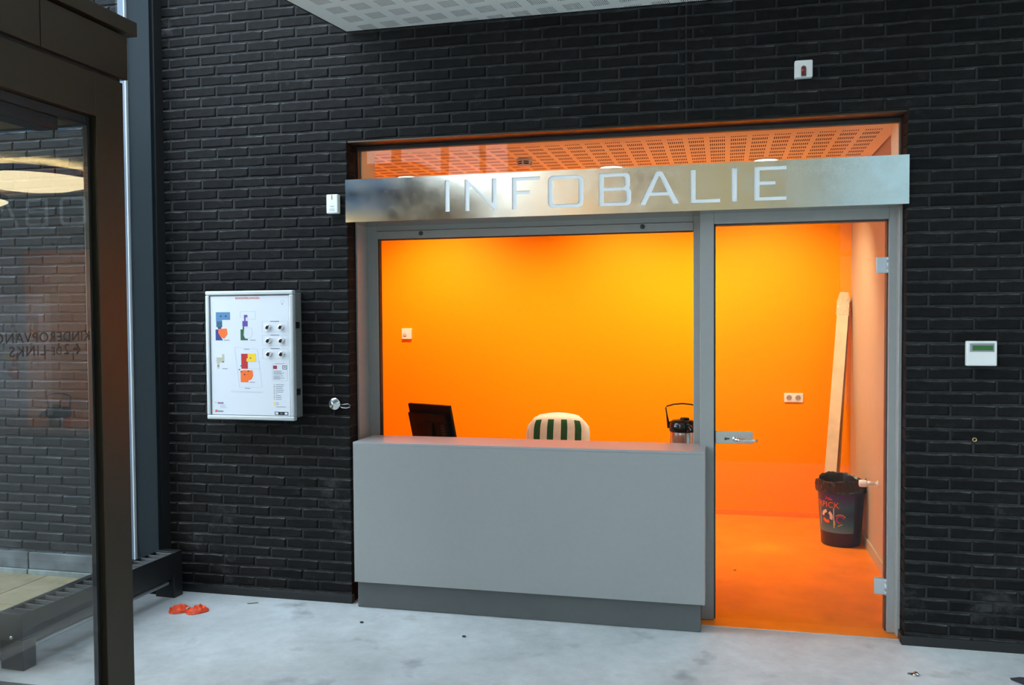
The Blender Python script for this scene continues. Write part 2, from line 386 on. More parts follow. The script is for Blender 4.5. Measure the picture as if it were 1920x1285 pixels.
oc = bpy.data.objects.new('ceiling_office', me); COL.objects.link(oc); struct(oc, 'perforated plaster ceiling inside the office')
struct(MB().box(-3.2, 1.1, .36, 2.82, ZOC+.03, ZOC+.1).build('ceiling_void', VOID), 'dark void above the perforated office ceiling')
# hall soffit: board turned a few degrees to the wall, cut along the wall line
ZS = 3.2; ANG = -math.radians(9.3)
me = perforated(-.0, 9, -2.5, 1.2, ZS, .1415, .1465, 9, .0028, .0100, .088, .57, -.165, (.02, 2.6, -1.0, .9))  # unseen depth cut short so roof daylight reaches the hall floor
S0 = Vector((-2.03, 0, 0)); Rm = Matrix.Translation(S0) @ Matrix.Rotation(ANG, 4, 'Z')
me.transform(Rm)
bm = bmesh.new(); bm.from_mesh(me)
bmesh.ops.bisect_plane(bm, geom=bm.verts[:]+bm.edges[:]+bm.faces[:], plane_co=(0, -.004, 0), plane_no=(0, 1, 0), clear_outer=True); bm.to_mesh(me); bm.free()
me.materials.append(CEIL)
so = bpy.data.objects.new('ceiling', me); COL.objects.link(so); struct(so, 'white slotted plaster soffit of the hall above the reception')
ed = Rm.to_3x3() @ Vector((0, -1, 0)); ex = Rm.to_3x3() @ Vector((1, 0, 0))
pA = S0+Vector((0, -.004, 0)); pB = pA+ed*2.49
b = MB(); b.poly([(*(pA-.012*ex).xy, ZS), (*pA.xy, ZS), (*pB.xy, ZS), (*(pB-.012*ex).xy, ZS)], (0, 0, .35))
b.poly([(*pA.xy, ZS+.04), (*(pA+9*ex).xy, ZS+.04), (*(pB+9*ex).xy, ZS+.04), (*pB.xy, ZS+.04)], (0, 0, .3))
b.poly([(*pB.xy, ZS), (*(pB+9*ex).xy, ZS), (*(pB+9*ex+.012*ed).xy, ZS), (*(pB+.012*ed).xy, ZS)], (0, 0, .35))
struct(b.build('ceiling_edge', VOID), 'black shadow edge and void of the hall soffit')

# ---------------------------------------------------------------- hall walls behind and beside the camera (seen only in reflections)
HALLW = mat('hall_plaster', (.11, .105, .10), .7)
b = MB(); b.box(-3.5, 1.7, -9.7, -9.5, 0, 2.7); b.box(-3.5, -3.1, -9.7, -9.5, 2.7, 6.2); b.box(-1.9, 1.7, -9.7, -9.5, 2.7, 6.2); b.box(-3.1, -1.9, -9.7, -9.5, 4.6, 6.2)
b.box(5.2, 6.2, -9.7, -9.5, 0, 6.2); b.box(1.7, 5.2, -9.7, -9.5, 5.0, 6.2); b.box(1.7, 5.2, -9.7, -9.5, 0, .15)
wr0 = struct(b.build('wall_rear', HALLW), 'plastered hall wall behind the viewer')
struct(MB().box(6, 6.2, -9.5, .3, 0, 6.2).build('wall_side', HALLW), 'plastered hall side wall far right')
MB().box(-.9, 1.25, -9.5, -9.46, .1, 4.4).build('sign_tint_panel', mat('tan_reflection_tint', (.46, .33, .14), .5), wr0)  # unseen panel added for the tan band mirrored in the sign
f = MB()
for x in (1.7, 2.55, 3.4, 4.3, 5.14): f.box(x, x+.06, -9.62, -9.55, .15, 5.0)
for z in (.15, 2.5, 4.94): f.box(1.7, 5.2, -9.62, -9.55, z, z+.06)
wf = struct(f.build('window_1', GREY), 'tall hall window behind the viewer')
MB().box(1.75, 5.15, -9.59, -9.582, .2, 4.95).build('pane', glass_mat('dimmed_window_glass', (.26, .33, .36, 1), 1.5), wf)  # dark tint added to cut daylight from this unseen window
NICHE = mat('cream_niche_plaster', (.75, .66, .45), .7)
b = MB(); b.box(-3.5, -1.5, -11.2, -11.0, 2.5, 4.8); b.box(-3.5, -1.5, -11.0, -9.7, 2.5, 2.7); b.box(-3.5, -1.5, -11.0, -9.7, 4.6, 4.8); b.box(-3.5, -3.3, -11.0, -9.7, 2.7, 4.6); b.box(-1.7, -1.5, -11.0, -9.7, 2.7, 4.6)  # unseen niche added to hold the warm glow mirrored in the sign
struct(b.build('wall_reflection_niche', NICHE), 'added warm niche high behind the viewer, mirrored in the steel sign')
rb = MB()
for yy in (-3.2, -4.8, -6.4, -8.0, -9.6): rb.box(-3.5, 6.2, yy, yy+.12, 6.2, 6.45)
rb.box(-3.5, 6.2, .0, .4, 6.2, 6.45); rb.box(-.5, 6.2, -9.7, .0, 6.46, 6.6); rb.box(-3.5, -.5, -9.7, -5.4, 6.46, 6.6)  # solid covers added out of view to keep daylight off right and rear
struct(rb.build('roof_light_mask', GREY), 'unseen beams and covers added to shape the roof daylight')
# ---------------------------------------------------------------- facade corner, outside
def facade():
    p = MB().box(-3.352, -3.208, -.10, -.03, 0, 6.2, bev=.002)
    o = struct(p.build('trim_4', POSTM), 'blue grey steel corner post of the glass facade')
    MB().box(-3.208, -3.196, -.075, .0, 0, 6.2).build('seal', RUBBER, o, label='black sealing strip')
    MB().box(-3.3665, -3.3595, -.112, -.04, .2, 6.2, bev=.001).build('glazing_bead', mat('bright_white_bead', (.55, .60, .62), .4), o, label='bright white glazing bead')
    MB().box(-3.41, -3.3665, -.105, -.02, .2, 6.2, bev=.002).build('frame_profile', mat('blue_frame_paint', (.07, .10, .15), .4), o)
    MB().box(-3.42, -3.33, -1.52, -.10, 0, .20, bev=.003).build('sill', DARKM, o)
    g = struct(MB().box(-3.400, -3.388, -1.52, -.105, .2, 6.2).build('window_2', GLASS_F), 'glass facade pane beside the corner post')
    MB().box(-3.43, -3.37, -1.62, -1.52, 0, 6.2, bev=.003).build('mullion', POSTM, g)
    q = MB()
    for yy in (-4.1, -5.8, -7.6, -9.4): q.box(-3.44, -3.36, yy, yy+.08, 0, 6.2)
    q.box(-3.43, -3.37, -9.5, -4.02, 3.0, 3.08)
    q.build('mullion', POSTM, g)
    MB().box(-3.400, -3.388, -9.5, -4.02, 0, 6.2).build('pane', GLASS_F, g)
facade()
wo = struct(MB().box(-6.5, -3.40, .042, .40, 0, 6.2).build('wall_outside', MORTAR), 'dark brick wall continuing outside behind the facade glass')
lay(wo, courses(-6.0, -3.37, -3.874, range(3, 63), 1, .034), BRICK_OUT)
STONE = mat('dark_blue_stone', (.075, .085, .09), .7, 0, .4, 9, .3, 40)
xb = [-6.0, -5.3, -4.22, -3.37]
for a, c in zip(xb[:-1], xb[1:]): MB().box(a+.004, c-.004, .015, .10, .06, .163, bev=.004).build('plinth_stone', STONE, wo)
for a, c in zip(xb[:-1], xb[1:]): MB().box(a+.004, c-.004, .004, .10, .02, .058, bev=.003).build('footing_stone', mat('pale_footing_stone', (.16, .18, .17), .8, 0, .3, 12), wo)
PAVE = mat('beige_paving', (.185, .148, .082), .85, 0, .18, 14, .3, 150, rnd=.08, coords='Object')
pv = struct(MB().box(-40, -3.46, -30, .05, -.12, .005).build('pavement', mat('paving_bed', (.06, .055, .045), .9)), 'beige paving slabs outside the glass facade')
for i in range(5):
    for j in range(6):
        xx, yy = -3.47-.6*i, -.0-.5*j
        MB().box(xx-.596, xx, yy-.496, yy, .0, .03, bev=.003, seg=1).build('paving_slab', PAVE, pv)

# ---------------------------------------------------------------- shopfront: hatch frame, transom, door
GAP = RUBBER
def shopfront():
    # hatch
    o = MB().box(X0+.002, X0+.012, .10, .262, .20, 2.145, bev=.001); o = struct(o.build('window_3', GREY), 'open reception hatch in a grey metal frame')
    MB().box(X0+.012, -1.966, .25, .30, .80, 2.16, bev=.002).build('jamb', GREY, o)
    MB().box(-.157, -.118, .25, .30, .80, 2.16, bev=.002).build('guide_rail', GREY, o)
    MB().box(-1.966, -.157, .25, .30, 2.118, 2.16, bev=.001).build('head_cover', GREY, o)
    MB().box(-1.966, -.157, .244, .30, 2.071, 2.115, bev=.002).build('shutter_slat', GREY, o)
    for x in (-1.695, -.427): MB().lathe([(.013, 0), (.013, -.004), (.009, -.008), (.004, -.009), (.0, -.009)], (x, .244, 2.098), 'Y', 16).build('bolt', GREY_D, o)
    MB().box(-1.966, -1.960, .262, .30, .80, 2.071).box(-1.966, -.157, .262, .30, 2.066, 2.071).build('gasket', GAP, o)
    # transom
    t = MB(); t.box(X0+.002, X1-.002, .135, .165, ZTOP-.030, ZTOP-.008); t.box(X0+.002, X0+.008, .135, .165, 2.2, ZTOP-.03); t.box(X1-.008, X1-.002, .135, .165, 2.2, ZTOP-.03)
    t.box(X0+.002, X1-.002, .135, .165, 2.17, 2.2)
    to = struct(t.build('window_4', GREY_D), 'long transom window above the steel sign')
    MB().box(X0+.006, X1-.006, .146, .156, 2.195, ZTOP-.028).build('pane', GLASS, to)
    # door
    d = MB(); d.box(-.119, -.048, .14, .24, .004, 2.16, bev=.002)
    do = struct(d.build('door_1', GREY), 'frameless glass door in a grey metal frame')
    MB().box(-.048, .805, .14, .24, 2.092, 2.16, bev=.002).build('head_rail', GREY, do)
    MB().box(.805, .846, .14, .24, .004, 2.16, bev=.002).build('door_jamb', GREY, do)
    MB().box(.840, X1-.001, .082, .17, .004, 2.16, bev=.004).build('cover_strip', GREY, do)
    s = MB(); s.box(-.048, -.040, .165, .22, .004, 2.092); s.box(.798, .805, .165, .22, .004, 2.092); s.box(-.048, .805, .165, .22, 2.084, 2.092)
    s.build('rebate_seal', GREY_D, do)
    leaf = MB().box(-.040, .795, .170, .180, .010, 2.080).build('glass_leaf', GLASS, do)
    for z0, z1 in ((1.822, 1.902), (.19, .272)):
        h = MB().box(.750, .797, .160, .170, z0, z1, bev=.002); h.box(.750, .797, .180, .190, z0, z1, bev=.002)
        h = h.build('hinge', ALU, do)
        kn = MB()
        for a, c in ((z0, z0+.02), (z0+.021, z1-.021), (z1-.02, z1)): kn.lathe([(.0075, a), (.0075, c)], (.803, .156, 0), 'Z', 14)
        kn.build('hinge_pin', ALU, h)
    lk = MB().box(-.041, .150, .152, .170, .940, 1.006, bev=.006, seg=3).build('lock_case', mat('satin_lock_case', lin(196, 196, 188), .3, .5), do)
    MB().lathe([(.013, .152), (.013, .147), (.011, .146), (0, .146)], (.060, 0, .968), 'Y', 20).tube([(.060, .150, .968), (.060, .118, .968), (.066, .108, .968), (.080, .104, .968), (.13, .104, .967), (.172, .108, .966)], [.0095, .0095, .0095, .0095, .0092, .0075], 14).build('handle', CHROME, lk)
    MB().box(.008, .032, .149, .153, .9635, .9715, bev=.0015).lathe([(.0075, .152), (.0075, .148), (0, .148)], (.012, 0, .9675), 'Y', 14).build('lock_cylinder', mat('brass_grey', (.12, .11, .09), .4, .8), lk)
shopfront()

# ---------------------------------------------------------------- steel sign with cut-out letters
def arc(cx, cz, r, a0, a1, n=6): return [(cx+r*math.cos(math.radians(a0+(a1-a0)*i/n)), cz+r*math.sin(math.radians(a0+(a1-a0)*i/n))) for i in range(n+1)]
def rrect(x0, x1, z0, z1, r, cnr='abcd'):
    P = []
    P += arc(x1-r, z0+r, r, -90, 0) if 'a' in cnr else [(x1, z0)]
    P += arc(x1-r, z1-r, r, 0, 90) if 'b' in cnr else [(x1, z1)]
    P += arc(x0+r, z1-r, r, 90, 180) if 'c' in cnr else [(x0, z1)]
    P += arc(x0+r, z0+r, r, 180, 270) if 'd' in cnr else [(x0, z0)]
    return P
H, V, T = .168, .026, .018
def letters():
    rect = lambda a, b_, c, d: [(a, c), (b_, c), (b_, d), (a, d)]
    L = {}
    L['I'] = [rect(0, V, 0, H)]
    w_ = .177
    L['N'] = [[(0, 0), (V, 0), (V, H-.042), (.038, H-.040), (w_-.014, 0), (w_, 0), (w_, H), (w_-V, H), (w_-V, .040), (w_-.038, .046), (.016, H), (0, H)]]
    w_ = .152
    L['F'] = [[(0, 0), (V, 0), (V, .078), (.098, .078), (.098, .096), (V, .096), (V, H-T), (w_, H-T), (w_, H), (0, H)]]
    w_ = .189
    L['O'] = [rrect(0, w_, 0, H, .030), rrect(V, w_-V, T, H-T, .014)]
    w_ = .167
    L['B'] = [[(0, 0)]+arc(w_-.026, .026, .026, -90, 0)+[(w_, .074), (w_-.010, .0865), (w_-.006, .098)]+arc(w_-.030, H-.024, .024, 0, 90)+[(0, H)],
              rrect(V, w_-V, T, .078, .012, 'ab'), rrect(V, w_-V-.006, .096, H-T, .012, 'ab')]
    w_ = .200
    L['A'] = [[(0, 0), (.030, 0), (.053, .044), (.147, .044), (.170, 0), (.200, 0), (.118, H-.005), (.110, H), (.090, H), (.082, H-.005)], [(.062, .062), (.138, .062), (.102, H-.026), (.098, H-.026)]]
    w_ = .146
    L['L'] = [[(0, 0), (w_, 0), (w_, T), (V, T), (V, H), (0, H)]]
    w_ = .155
    L['E'] = [[(0, 0), (w_, 0), (w_, T), (V, T), (V, .078), (.102, .078), (.102, .096), (V, .096), (V, H-T), (w_, H-T), (w_, H), (0, H)]]
    return L
def sign():
    zb, zt = 2.145, 2.380; xa, xc = -2.042, .866; LB = 2.184
    t = thing('steel_sign', 'long brushed steel fascia sign with white INFOBALIE lettering over hatch and door', 'sign', ((xa+xc)/2, -.02, zb))
    Ls = letters(); place = [('I', -1.463), ('N', -1.352), ('F', -1.091), ('O', -.897), ('B', -.628), ('A', -.419), ('L', -.162), ('I', .040), ('E', .149)]
    off = Matrix.Translation(-t.location)
    loops = [[(xa, zb), (xc, zb), (xc, zt), (xa, zt)]]
    for ch, x in place: loops += [[(x+p, LB+q) for p, q in lp] for lp in Ls[ch]]
    me = poly_curve_mesh(loops, .002)
    link_mesh('face_plate', me, STEEL, t, off @ Matrix.Translation((0, -.021, 0)) @ XZ)
    b = MB(); b.box(xa, xc, -.0195, .255, zb, zb+.002); b.box(xa, xc, -.0195, .12, zt-.002, zt); b.box(xa, xa+.002, -.0195, .0, zb+.002, zt-.002); b.box(xc-.002, xc, -.0195, .0, zb+.002, zt-.002)
    b.build('folded_return', STEEL, t)
    MB().box(xa+.003, xc-.003, -.012, -.004, zb+.003, zt-.003).build('backing', GREY_D, t)
    WL = mat('white_acrylic_letter', (.92, .95, .96), .35)
    for ch, x in place:
        me = poly_curve_mesh([[(x+p, LB+q) for p, q in lp] for lp in Ls[ch]], .004)
        link_mesh('letter', me, WL, t, off @ Matrix.Translation((0, -.0168, 0)) @ XZ)
sign()

# ---------------------------------------------------------------- reception counter
def counter():
    t = thing('reception_counter', 'long grey laminate reception counter with recessed darker plinth under the hatch', 'counter', (-1.04, .07, 0))
    xa, xb_ = -1.992, -.089
    MB().box(xa, xb_, -.076, .216, .914, .928, bev=.0015).build('worktop', LAMIN_TOP, t)
    MB().box(xa, xb_, -.0755, -.056, .148, .9138, bev=.001).build('front_panel', LAMIN, t)
    MB().box(xa, xa+.018, -.056, .10, .148, .9138).build('side_panel', LAMIN, t)
    MB().box(xb_-.018, xb_, -.056, .13, .148, .9138).build('side_panel', LAMIN, t)
    MB().box(xa+.01, -.112, -.052, .12, .002, .1475, bev=.001).build('plinth', LAMIN_D, t)
    MB().box(xa+.018, xb_-.018, .18, .20, .148, .9138).build('rear_panel', LAMIN, t)
counter()

# ---------------------------------------------------------------- office furniture behind the counter
def desk():
    t = thing('office_desk', 'grey office desk behind the reception counter', 'desk', (-1.05, .66, 0))
    DT = mat('pale_desk_top', (.55, .54, .50), .4)
    MB().box(-1.95, -.12, .32, 1.0, .725, .75, bev=.002).build('desktop', DT, t)
    for x in (-1.90, -.17):
        for y in (.37, .95): MB().box(x-.02, x+.02, y-.02, y+.02, 0.0025, .7245, bev=.003).build('leg', STEEL_S, t)
    MB().box(-1.88, -.19, .36, .38, .60, .7245).build('frame_rail', STEEL_S, t)
desk()
def monitor():
    th = math.radians(-22)
    t = thing('computer_monitor', 'black flat computer monitor seen from behind on the desk, left end of counter', 'monitor', (-1.805, .74, .7505), th)
    MB().box(-.11, .11, -.09, .09, 0, .014, bev=.006).lathe([(.10, .0), (.10, .012), (.03, .02), (.0, .02)], (0, 0, .002), n=28).build('base', BLACK_P, t, local=True)
    MB().box(-.035, .035, -.045, -.02, .012, .20, bev=.006).build('neck', BLACK_P, t, local=True)
    w_, hh = .345, .285; z0 = .027
    sh = Matrix.Translation((0, 0, .18)) @ Matrix.Rotation(math.radians(15), 4, 'X') @ Matrix.Translation((0, 0, -.18))
    def part(bm_, name, m, par):
        bmesh.ops.transform(bm_.bm, matrix=sh, verts=bm_.bm.verts); return bm_.build(name, m, par, local=True)
    b = MB(); b.box(-w_/2, w_/2, -.004, .016, z0, z0+hh, bev=.003); bz = part(b, 'bezel', BLACK_P, t)
    b = MB(); b.box(-w_/2+.018, w_/2-.018, .0165, .0175, z0+.02, z0+hh-.018); part(b, 'screen', BLACK_GL, t)
    b = MB(); b.poly([(-w_/2+.012, -.0045, z0+.012), (w_/2-.02, -.0045, z0+.012), (w_/2-.02, -.0045, z0+hh-.04), (-w_/2+.012, -.0045, z0+hh-.04)], (0, -.002, 0))
    b.poly([(-w_/2+.014, -.007, z0+.014), (w_/2-.03, -.007, z0+.014), (w_/2-.03, -.007, z0+hh-.05), (-w_/2+.014, -.007, z0+hh-.05)], (0, -.026, 0)); cs = part(b, 'rear_casing', BLACK_P, t)
    b = MB()
    for i in range(7):
        for k in range(3): b.box(w_/2-.075+.011*k, w_/2-.068+.011*k, -.0345, -.033, z0+.05+.018*i, z0+.06+.018*i)
    part(b, 'vent', GREY_D, cs)
    b = MB(); b.box(-.055, -.02, -.036, -.033, z0+.045, z0+.058, bev=.001); part(b, 'badge', mat('grey_badge', (.18, .18, .18), .4), cs)
monitor()
def chair():
    t = thing('garden_chair', 'white plastic garden chair with green and white striped cushion behind the counter', 'chair', (-1.118, 1.16, -.0), math.radians(2))
    PL = WHITE_P
    # back shell, seen from behind the counter: front side faces the counter (-y)
    P = []
    for i in range(13):
        v = i/12; z = .40+.530*v; y = .22+.14*v; row = []
        hw = .225 if v < .75 else .225*math.sqrt(max(0, 1-((v-.75)/.25)**2*.62))
        for j in range(13):
            u = j/12*2-1; row.append((u*hw, y+.03*(1-u*u)*.8, z-.014*u*u*(v > .9)))
        P.append(row)
    b = MB().grid(P); bk = b.build('backrest', PL, t, local=True); so_ = bk.modifiers.new('thick', 'SOLIDIFY'); so_.thickness = .012
    P = [[((j/10*2-1)*(.22+.03*(1-i/8)), -.22+.44*i/8, .41-.02*math.sin(PI*i/8)+.01*(j/10*2-1)**2) for j in range(11)] for i in range(9)]
    s_ = MB().grid(P).build('seat', PL, t, local=True); so_ = s_.modifiers.new('thick', 'SOLIDIFY'); so_.thickness = .012
    for sx in (-1, 1):
        for sy in (-1, 1): MB().tube([(sx*.215, sy*.19, .41), (sx*.245, sy*.235, .2), (sx*.262, sy*.262, .002)], [.024, .020, .017], 10).build('leg', PL, t, local=True)
        MB().tube([(sx*.235, -.22, .40), (sx*.262, -.20, .60), (sx*.268, -.05, .645), (sx*.262, .12, .645), (sx*.235, .25, .62)], [.018, .018, .022, .022, .016], 10).build('armrest', PL, t, local=True)
    # striped cushion: puffed pad with green bands as their own faces
    CW = mat('cream_cushion_canvas', (.78, .70, .58), .9, 0, .05, 40, .2, 200); CG = mat('green_stripe_canvas', (.012, .085, .028), .9, 0, .1, 40, .2, 200)
    xs = [-.200, -.165, -.155, -.145, -.108, -.09, -.058, -.03, -.02, .015, .05, .06, .10, .125, .135, .172, .185, .200]
    bands = [(-.164, -.119), (-.070, -.025), (.028, .073), (.126, .171)]
    ed = sorted({-.203, .203} | {q for a in bands for q in a} | {-.195, -.182, -.142, -.095, -.047, 0, .05, .1, .148, .187, .197})
    def cush(z0_, z1_, ybase, lean, flat=False):
        n = 16; top, bot = [], []
        for i in range(n+1):
            v = i/n; rt, rb = [], []
            for x in ed:
                q = x/.203; e = (1-abs(q)**6)*(1-abs(2*v-1)**8); th_ = .028*max(e, 0)**.5
                rc = 1-.16*max(0, (v-.8)/.2)**2 ; vv = v - .045*(abs(q)**4)*max(0, (v-.6)/.4)
                z = z0_+(z1_-z0_)*vv; y = ybase+lean*vv
                rt.append((x*rc, y-.026-th_, z)); rb.append((x*rc, y-.026+th_*.5, z))
            top.append(rt); bot.append(rb)
        return top, bot
    tp, bt = cush(.44, .922, .238, .118)
    b = MB()
    for P in (tp, bt):
        Vv = [[b.bm.verts.new(p) for p in row] for row in P]
        for i in range(len(Vv)-1):
            for j in range(len(ed)-1):
                f_ = b.bm.faces.new((Vv[i][j], Vv[i+1][j], Vv[i+1][j+1], Vv[i][j+1])); mx_ = (ed[j]+ed[j+1])/2
                f_.material_index = 1 if any(a < mx_ < c for a, c in bands) and i < len(Vv)-2 else 0; f_.smooth = True
    bmesh.ops.remove_doubles(b.bm, verts=b.bm.verts, dist=.0008)
    b.build('cushion', [CW, CG], t, local=True, label='green and white striped cushion')
chair()
def flask():
    t = thing('vacuum_flask', 'steel pump flask with black lid and carry handle at right end of hatch', 'flask', (-.225, .50, .7505))
    r = .071
    MB().lathe([(r+.004, 0), (r+.004, .022), (r, .026)], n=36).build('base_ring', BLACK_P, t, local=True)
    MB().lathe([(r, .026), (r, .175), (r-.001, .205)], n=40, close=False).build('body', mat('mirror_steel', (.75, .74, .72), .14, 1), t, local=True)
    MB().lathe([(r+.001, .203), (r+.005, .21), (r+.006, .235), (r+.003, .258), (r-.012, .270), (.03, .276), (.0, .277)], n=36).build('lid', BLACK_GL, t, local=True)
    MB().lathe([(.026, .274), (.026, .281), (.022, .285), (0, .286)], (.012, -.01, 0), n=24).build('pump_button', BLACK_GL, t, local=True)
    pts = [(-r-.008, 0, .222), (-r-.010, 0, .25), (-r-.018, 0, .30), (-r-.024, 0, .338), (-r-.018, 0, .346), (-.05, 0, .358), (0, 0, .363), (.05, 0, .358), (r+.018, 0, .346), (r+.024, 0, .338), (r+.018, 0, .30), (r+.010, 0, .25), (r+.008, 0, .222)]
    MB().tube(pts, [.008]*2+[.0042]*9+[.008]*2, 10).build('handle', BLACK_P, t, local=True)
    MB().tube([(.03, -.055, .235), (.045, -.085, .236), (.055, -.105, .228), (.057, -.110, .214)], [.016, .014, .011, .010], 12).build('spout', BLACK_GL, t, local=True)
flask()
def socket():
    t = thing('double_socket', 'cream double wall socket on the orange back wall behind the door', 'socket', (.541, 2.70, .954))
    b = MB().box(-.072, .072, -.010, 0, -.036, .036, bev=.003); pl = b.build('plate', WHITE_P, t, local=True)
    for x in (-.034, .034):
        MB().lathe([(.025, -.0105), (.025, -.0125), (.021, -.0125), (.021, -.0108), (0, -.0108)], (x, 0, 0), 'Y', 28).build('socket_ring', WHITE_P, t, local=True)
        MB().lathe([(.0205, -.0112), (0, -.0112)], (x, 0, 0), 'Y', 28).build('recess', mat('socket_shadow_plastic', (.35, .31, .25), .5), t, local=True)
        MB().lathe([(.0028, -.0116), (0, -.0116)], (x-.0095, 0, 0), 'Y', 10).lathe([(.0028, -.0116), (0, -.0116)], (x+.0095, 0, 0), 'Y', 10).build('pin_hole', BLACK_P, t, local=True)
socket()
def thermostat():
    t = thing('room_thermostat', 'small square white thermostat on the orange wall left above the monitor', 'thermostat', (-2.688, 2.70, 1.466))
    MB().box(-.044, .044, -.026, 0, -.047, .047, bev=.004).build('housing', WHITE_P, t, local=True)
    MB().lathe([(.017, -.026), (.017, -.031), (.014, -.033), (0, -.033)], (-.014, 0, -.008), 'Y', 24).build('dial', mat('grey_dial', (.5, .48, .44), .5), t, local=True)
thermostat()
# downlights
dl = None
LBL = ['round recessed downlight in the office ceiling left above the hatch', 'round recessed downlight in the office ceiling above the letter B', 'round recessed downlight in the office ceiling above the letter E']
for i, (x, y) in enumerate(OFFICE_DL):
    if dl is None:
        dl = thing('ceiling_downlight', LBL[0], 'downlight', (x, y, ZOC), 0, 'office downlights'); o = dl
        MB().lathe([(.094, 0), (.094, -.006), (.080, -.009), (.078, -.004), (.078, 0)], n=36).build('trim_ring', mat('white_ring', (.85, .83, .8), .35), dl, local=True)
        MB().lathe([(.076, -.002), (.06, -.008), (0, -.010)], n=32).build('lens', LENS, dl, local=True)
    else:
        o = copy_tree(dl); o.location = (x, y, ZOC); o['label'] = LBL[i]
def smoke():
    t = thing('smoke_detector', 'white slotted smoke detector on the office ceiling above letter F', 'smoke detector', (-1.30, 1.22, ZOC))
    MB().lathe([(.056, 0), (.056, -.012), (.052, -.014)], n=32).lathe([(.052, -.022), (.050, -.026)], n=32).lathe([(.048, -.034), (.04, -.046), (0, -.05)], n=32).build('housing', WHITE_P, t, local=True)
    MB().lathe([(.044, -.004), (.044, -.036)], n=28).build('chamber', BLACK_P, t, local=True)
    for k in range(6):
        a = PI/6+k*PI/3; c, s_ = math.cos(a), math.sin(a); MB().tube([(c*.049, s_*.049, -.012), (c*.046, s_*.046, -.036)], .006, 8).build('rib', WHITE_P, t, local=True)
smoke()
def planks():
    WD = mat('pale_spruce', (.72, .55, .36), .7, 0, .12, 9, .1, 30)
    def plank(name, label, foot, head, w_, th_, side, cut=1.0, wd=None):
        f_, h_ = Vector(foot), Vector(head); ax = (h_-f_).normalized(); sd = Vector(side); sd = (sd-ax*sd.dot(ax)).normalized(); nn = ax.cross(sd)
        b = MB(); b.poly([-sd*w_/2-nn*th_/2, sd*w_/2-nn*th_/2, sd*w_/2+nn*th_/2, -sd*w_/2+nn*th_/2], (h_-f_)*cut)
        o = b; t = thing(name, label, 'plank', foot); o.build('board', wd or WD, t, local=True); return t, ax, sd, nn, (h_-f_).length
    t, ax, sd, nn, L = plank('timber_plank', 'pale wide timber plank leaning in the corner with plastic film around its top', (.735, 2.205, .022), (.905, 2.615, 1.770), .082, .020, (1, -.12, 0), .965)
    # crumpled film sleeve round the head
    P = []
    for i in range(9):
        a = L-.17+.18*i/8; row = []
        for k in range(17):
            q = 2*PI*k/16; jx = R.uniform(-.004, .004) if k < 16 else 0
            sc = 1.0 if i < 6 else 1-.12*(i-5)
            p = ax*a+sd*math.cos(q)*(.047+jx)*sc+nn*math.sin(q)*(.018+jx)*sc; row.append(p)
        row[16] = row[0]; P.append(row)
    FM = glass_mat('thin_plastic_film', (.97, .93, .88, 1), 1.45); n_ = FM.node_tree; o_ = n_.nodes['Material Output']; sh_ = o_.inputs[0].links[0].from_socket
    df = n_.nodes.new('ShaderNodeBsdfDiffuse'); df.inputs[0].default_value = (.8, .72, .58, 1); mx_ = n_.nodes.new('ShaderNodeMixShader'); mx_.inputs[0].default_value = .4
    n_.links.new(sh_, mx_.inputs[1]); n_.links.new(df.outputs[0], mx_.inputs[2]); n_.links.new(mx_.outputs[0], o_.inputs[0])
    MB().grid(P, sm=False).build('plastic_wrap', FM, t, local=True, label='crumpled clear film')
    plank('timber_plank', 'narrow timber plank, colour darkened for shade, leaning edge-on behind the wide pale plank', (.800, 2.255, .022), (.942, 2.668, 1.735), .05, .018, (.35, 1, 0), 1.0, mat('shaded_spruce', (.34, .22, .11), .7, 0, .15, 9))  # same timber, with the shade it stands in put into the colour
planks()
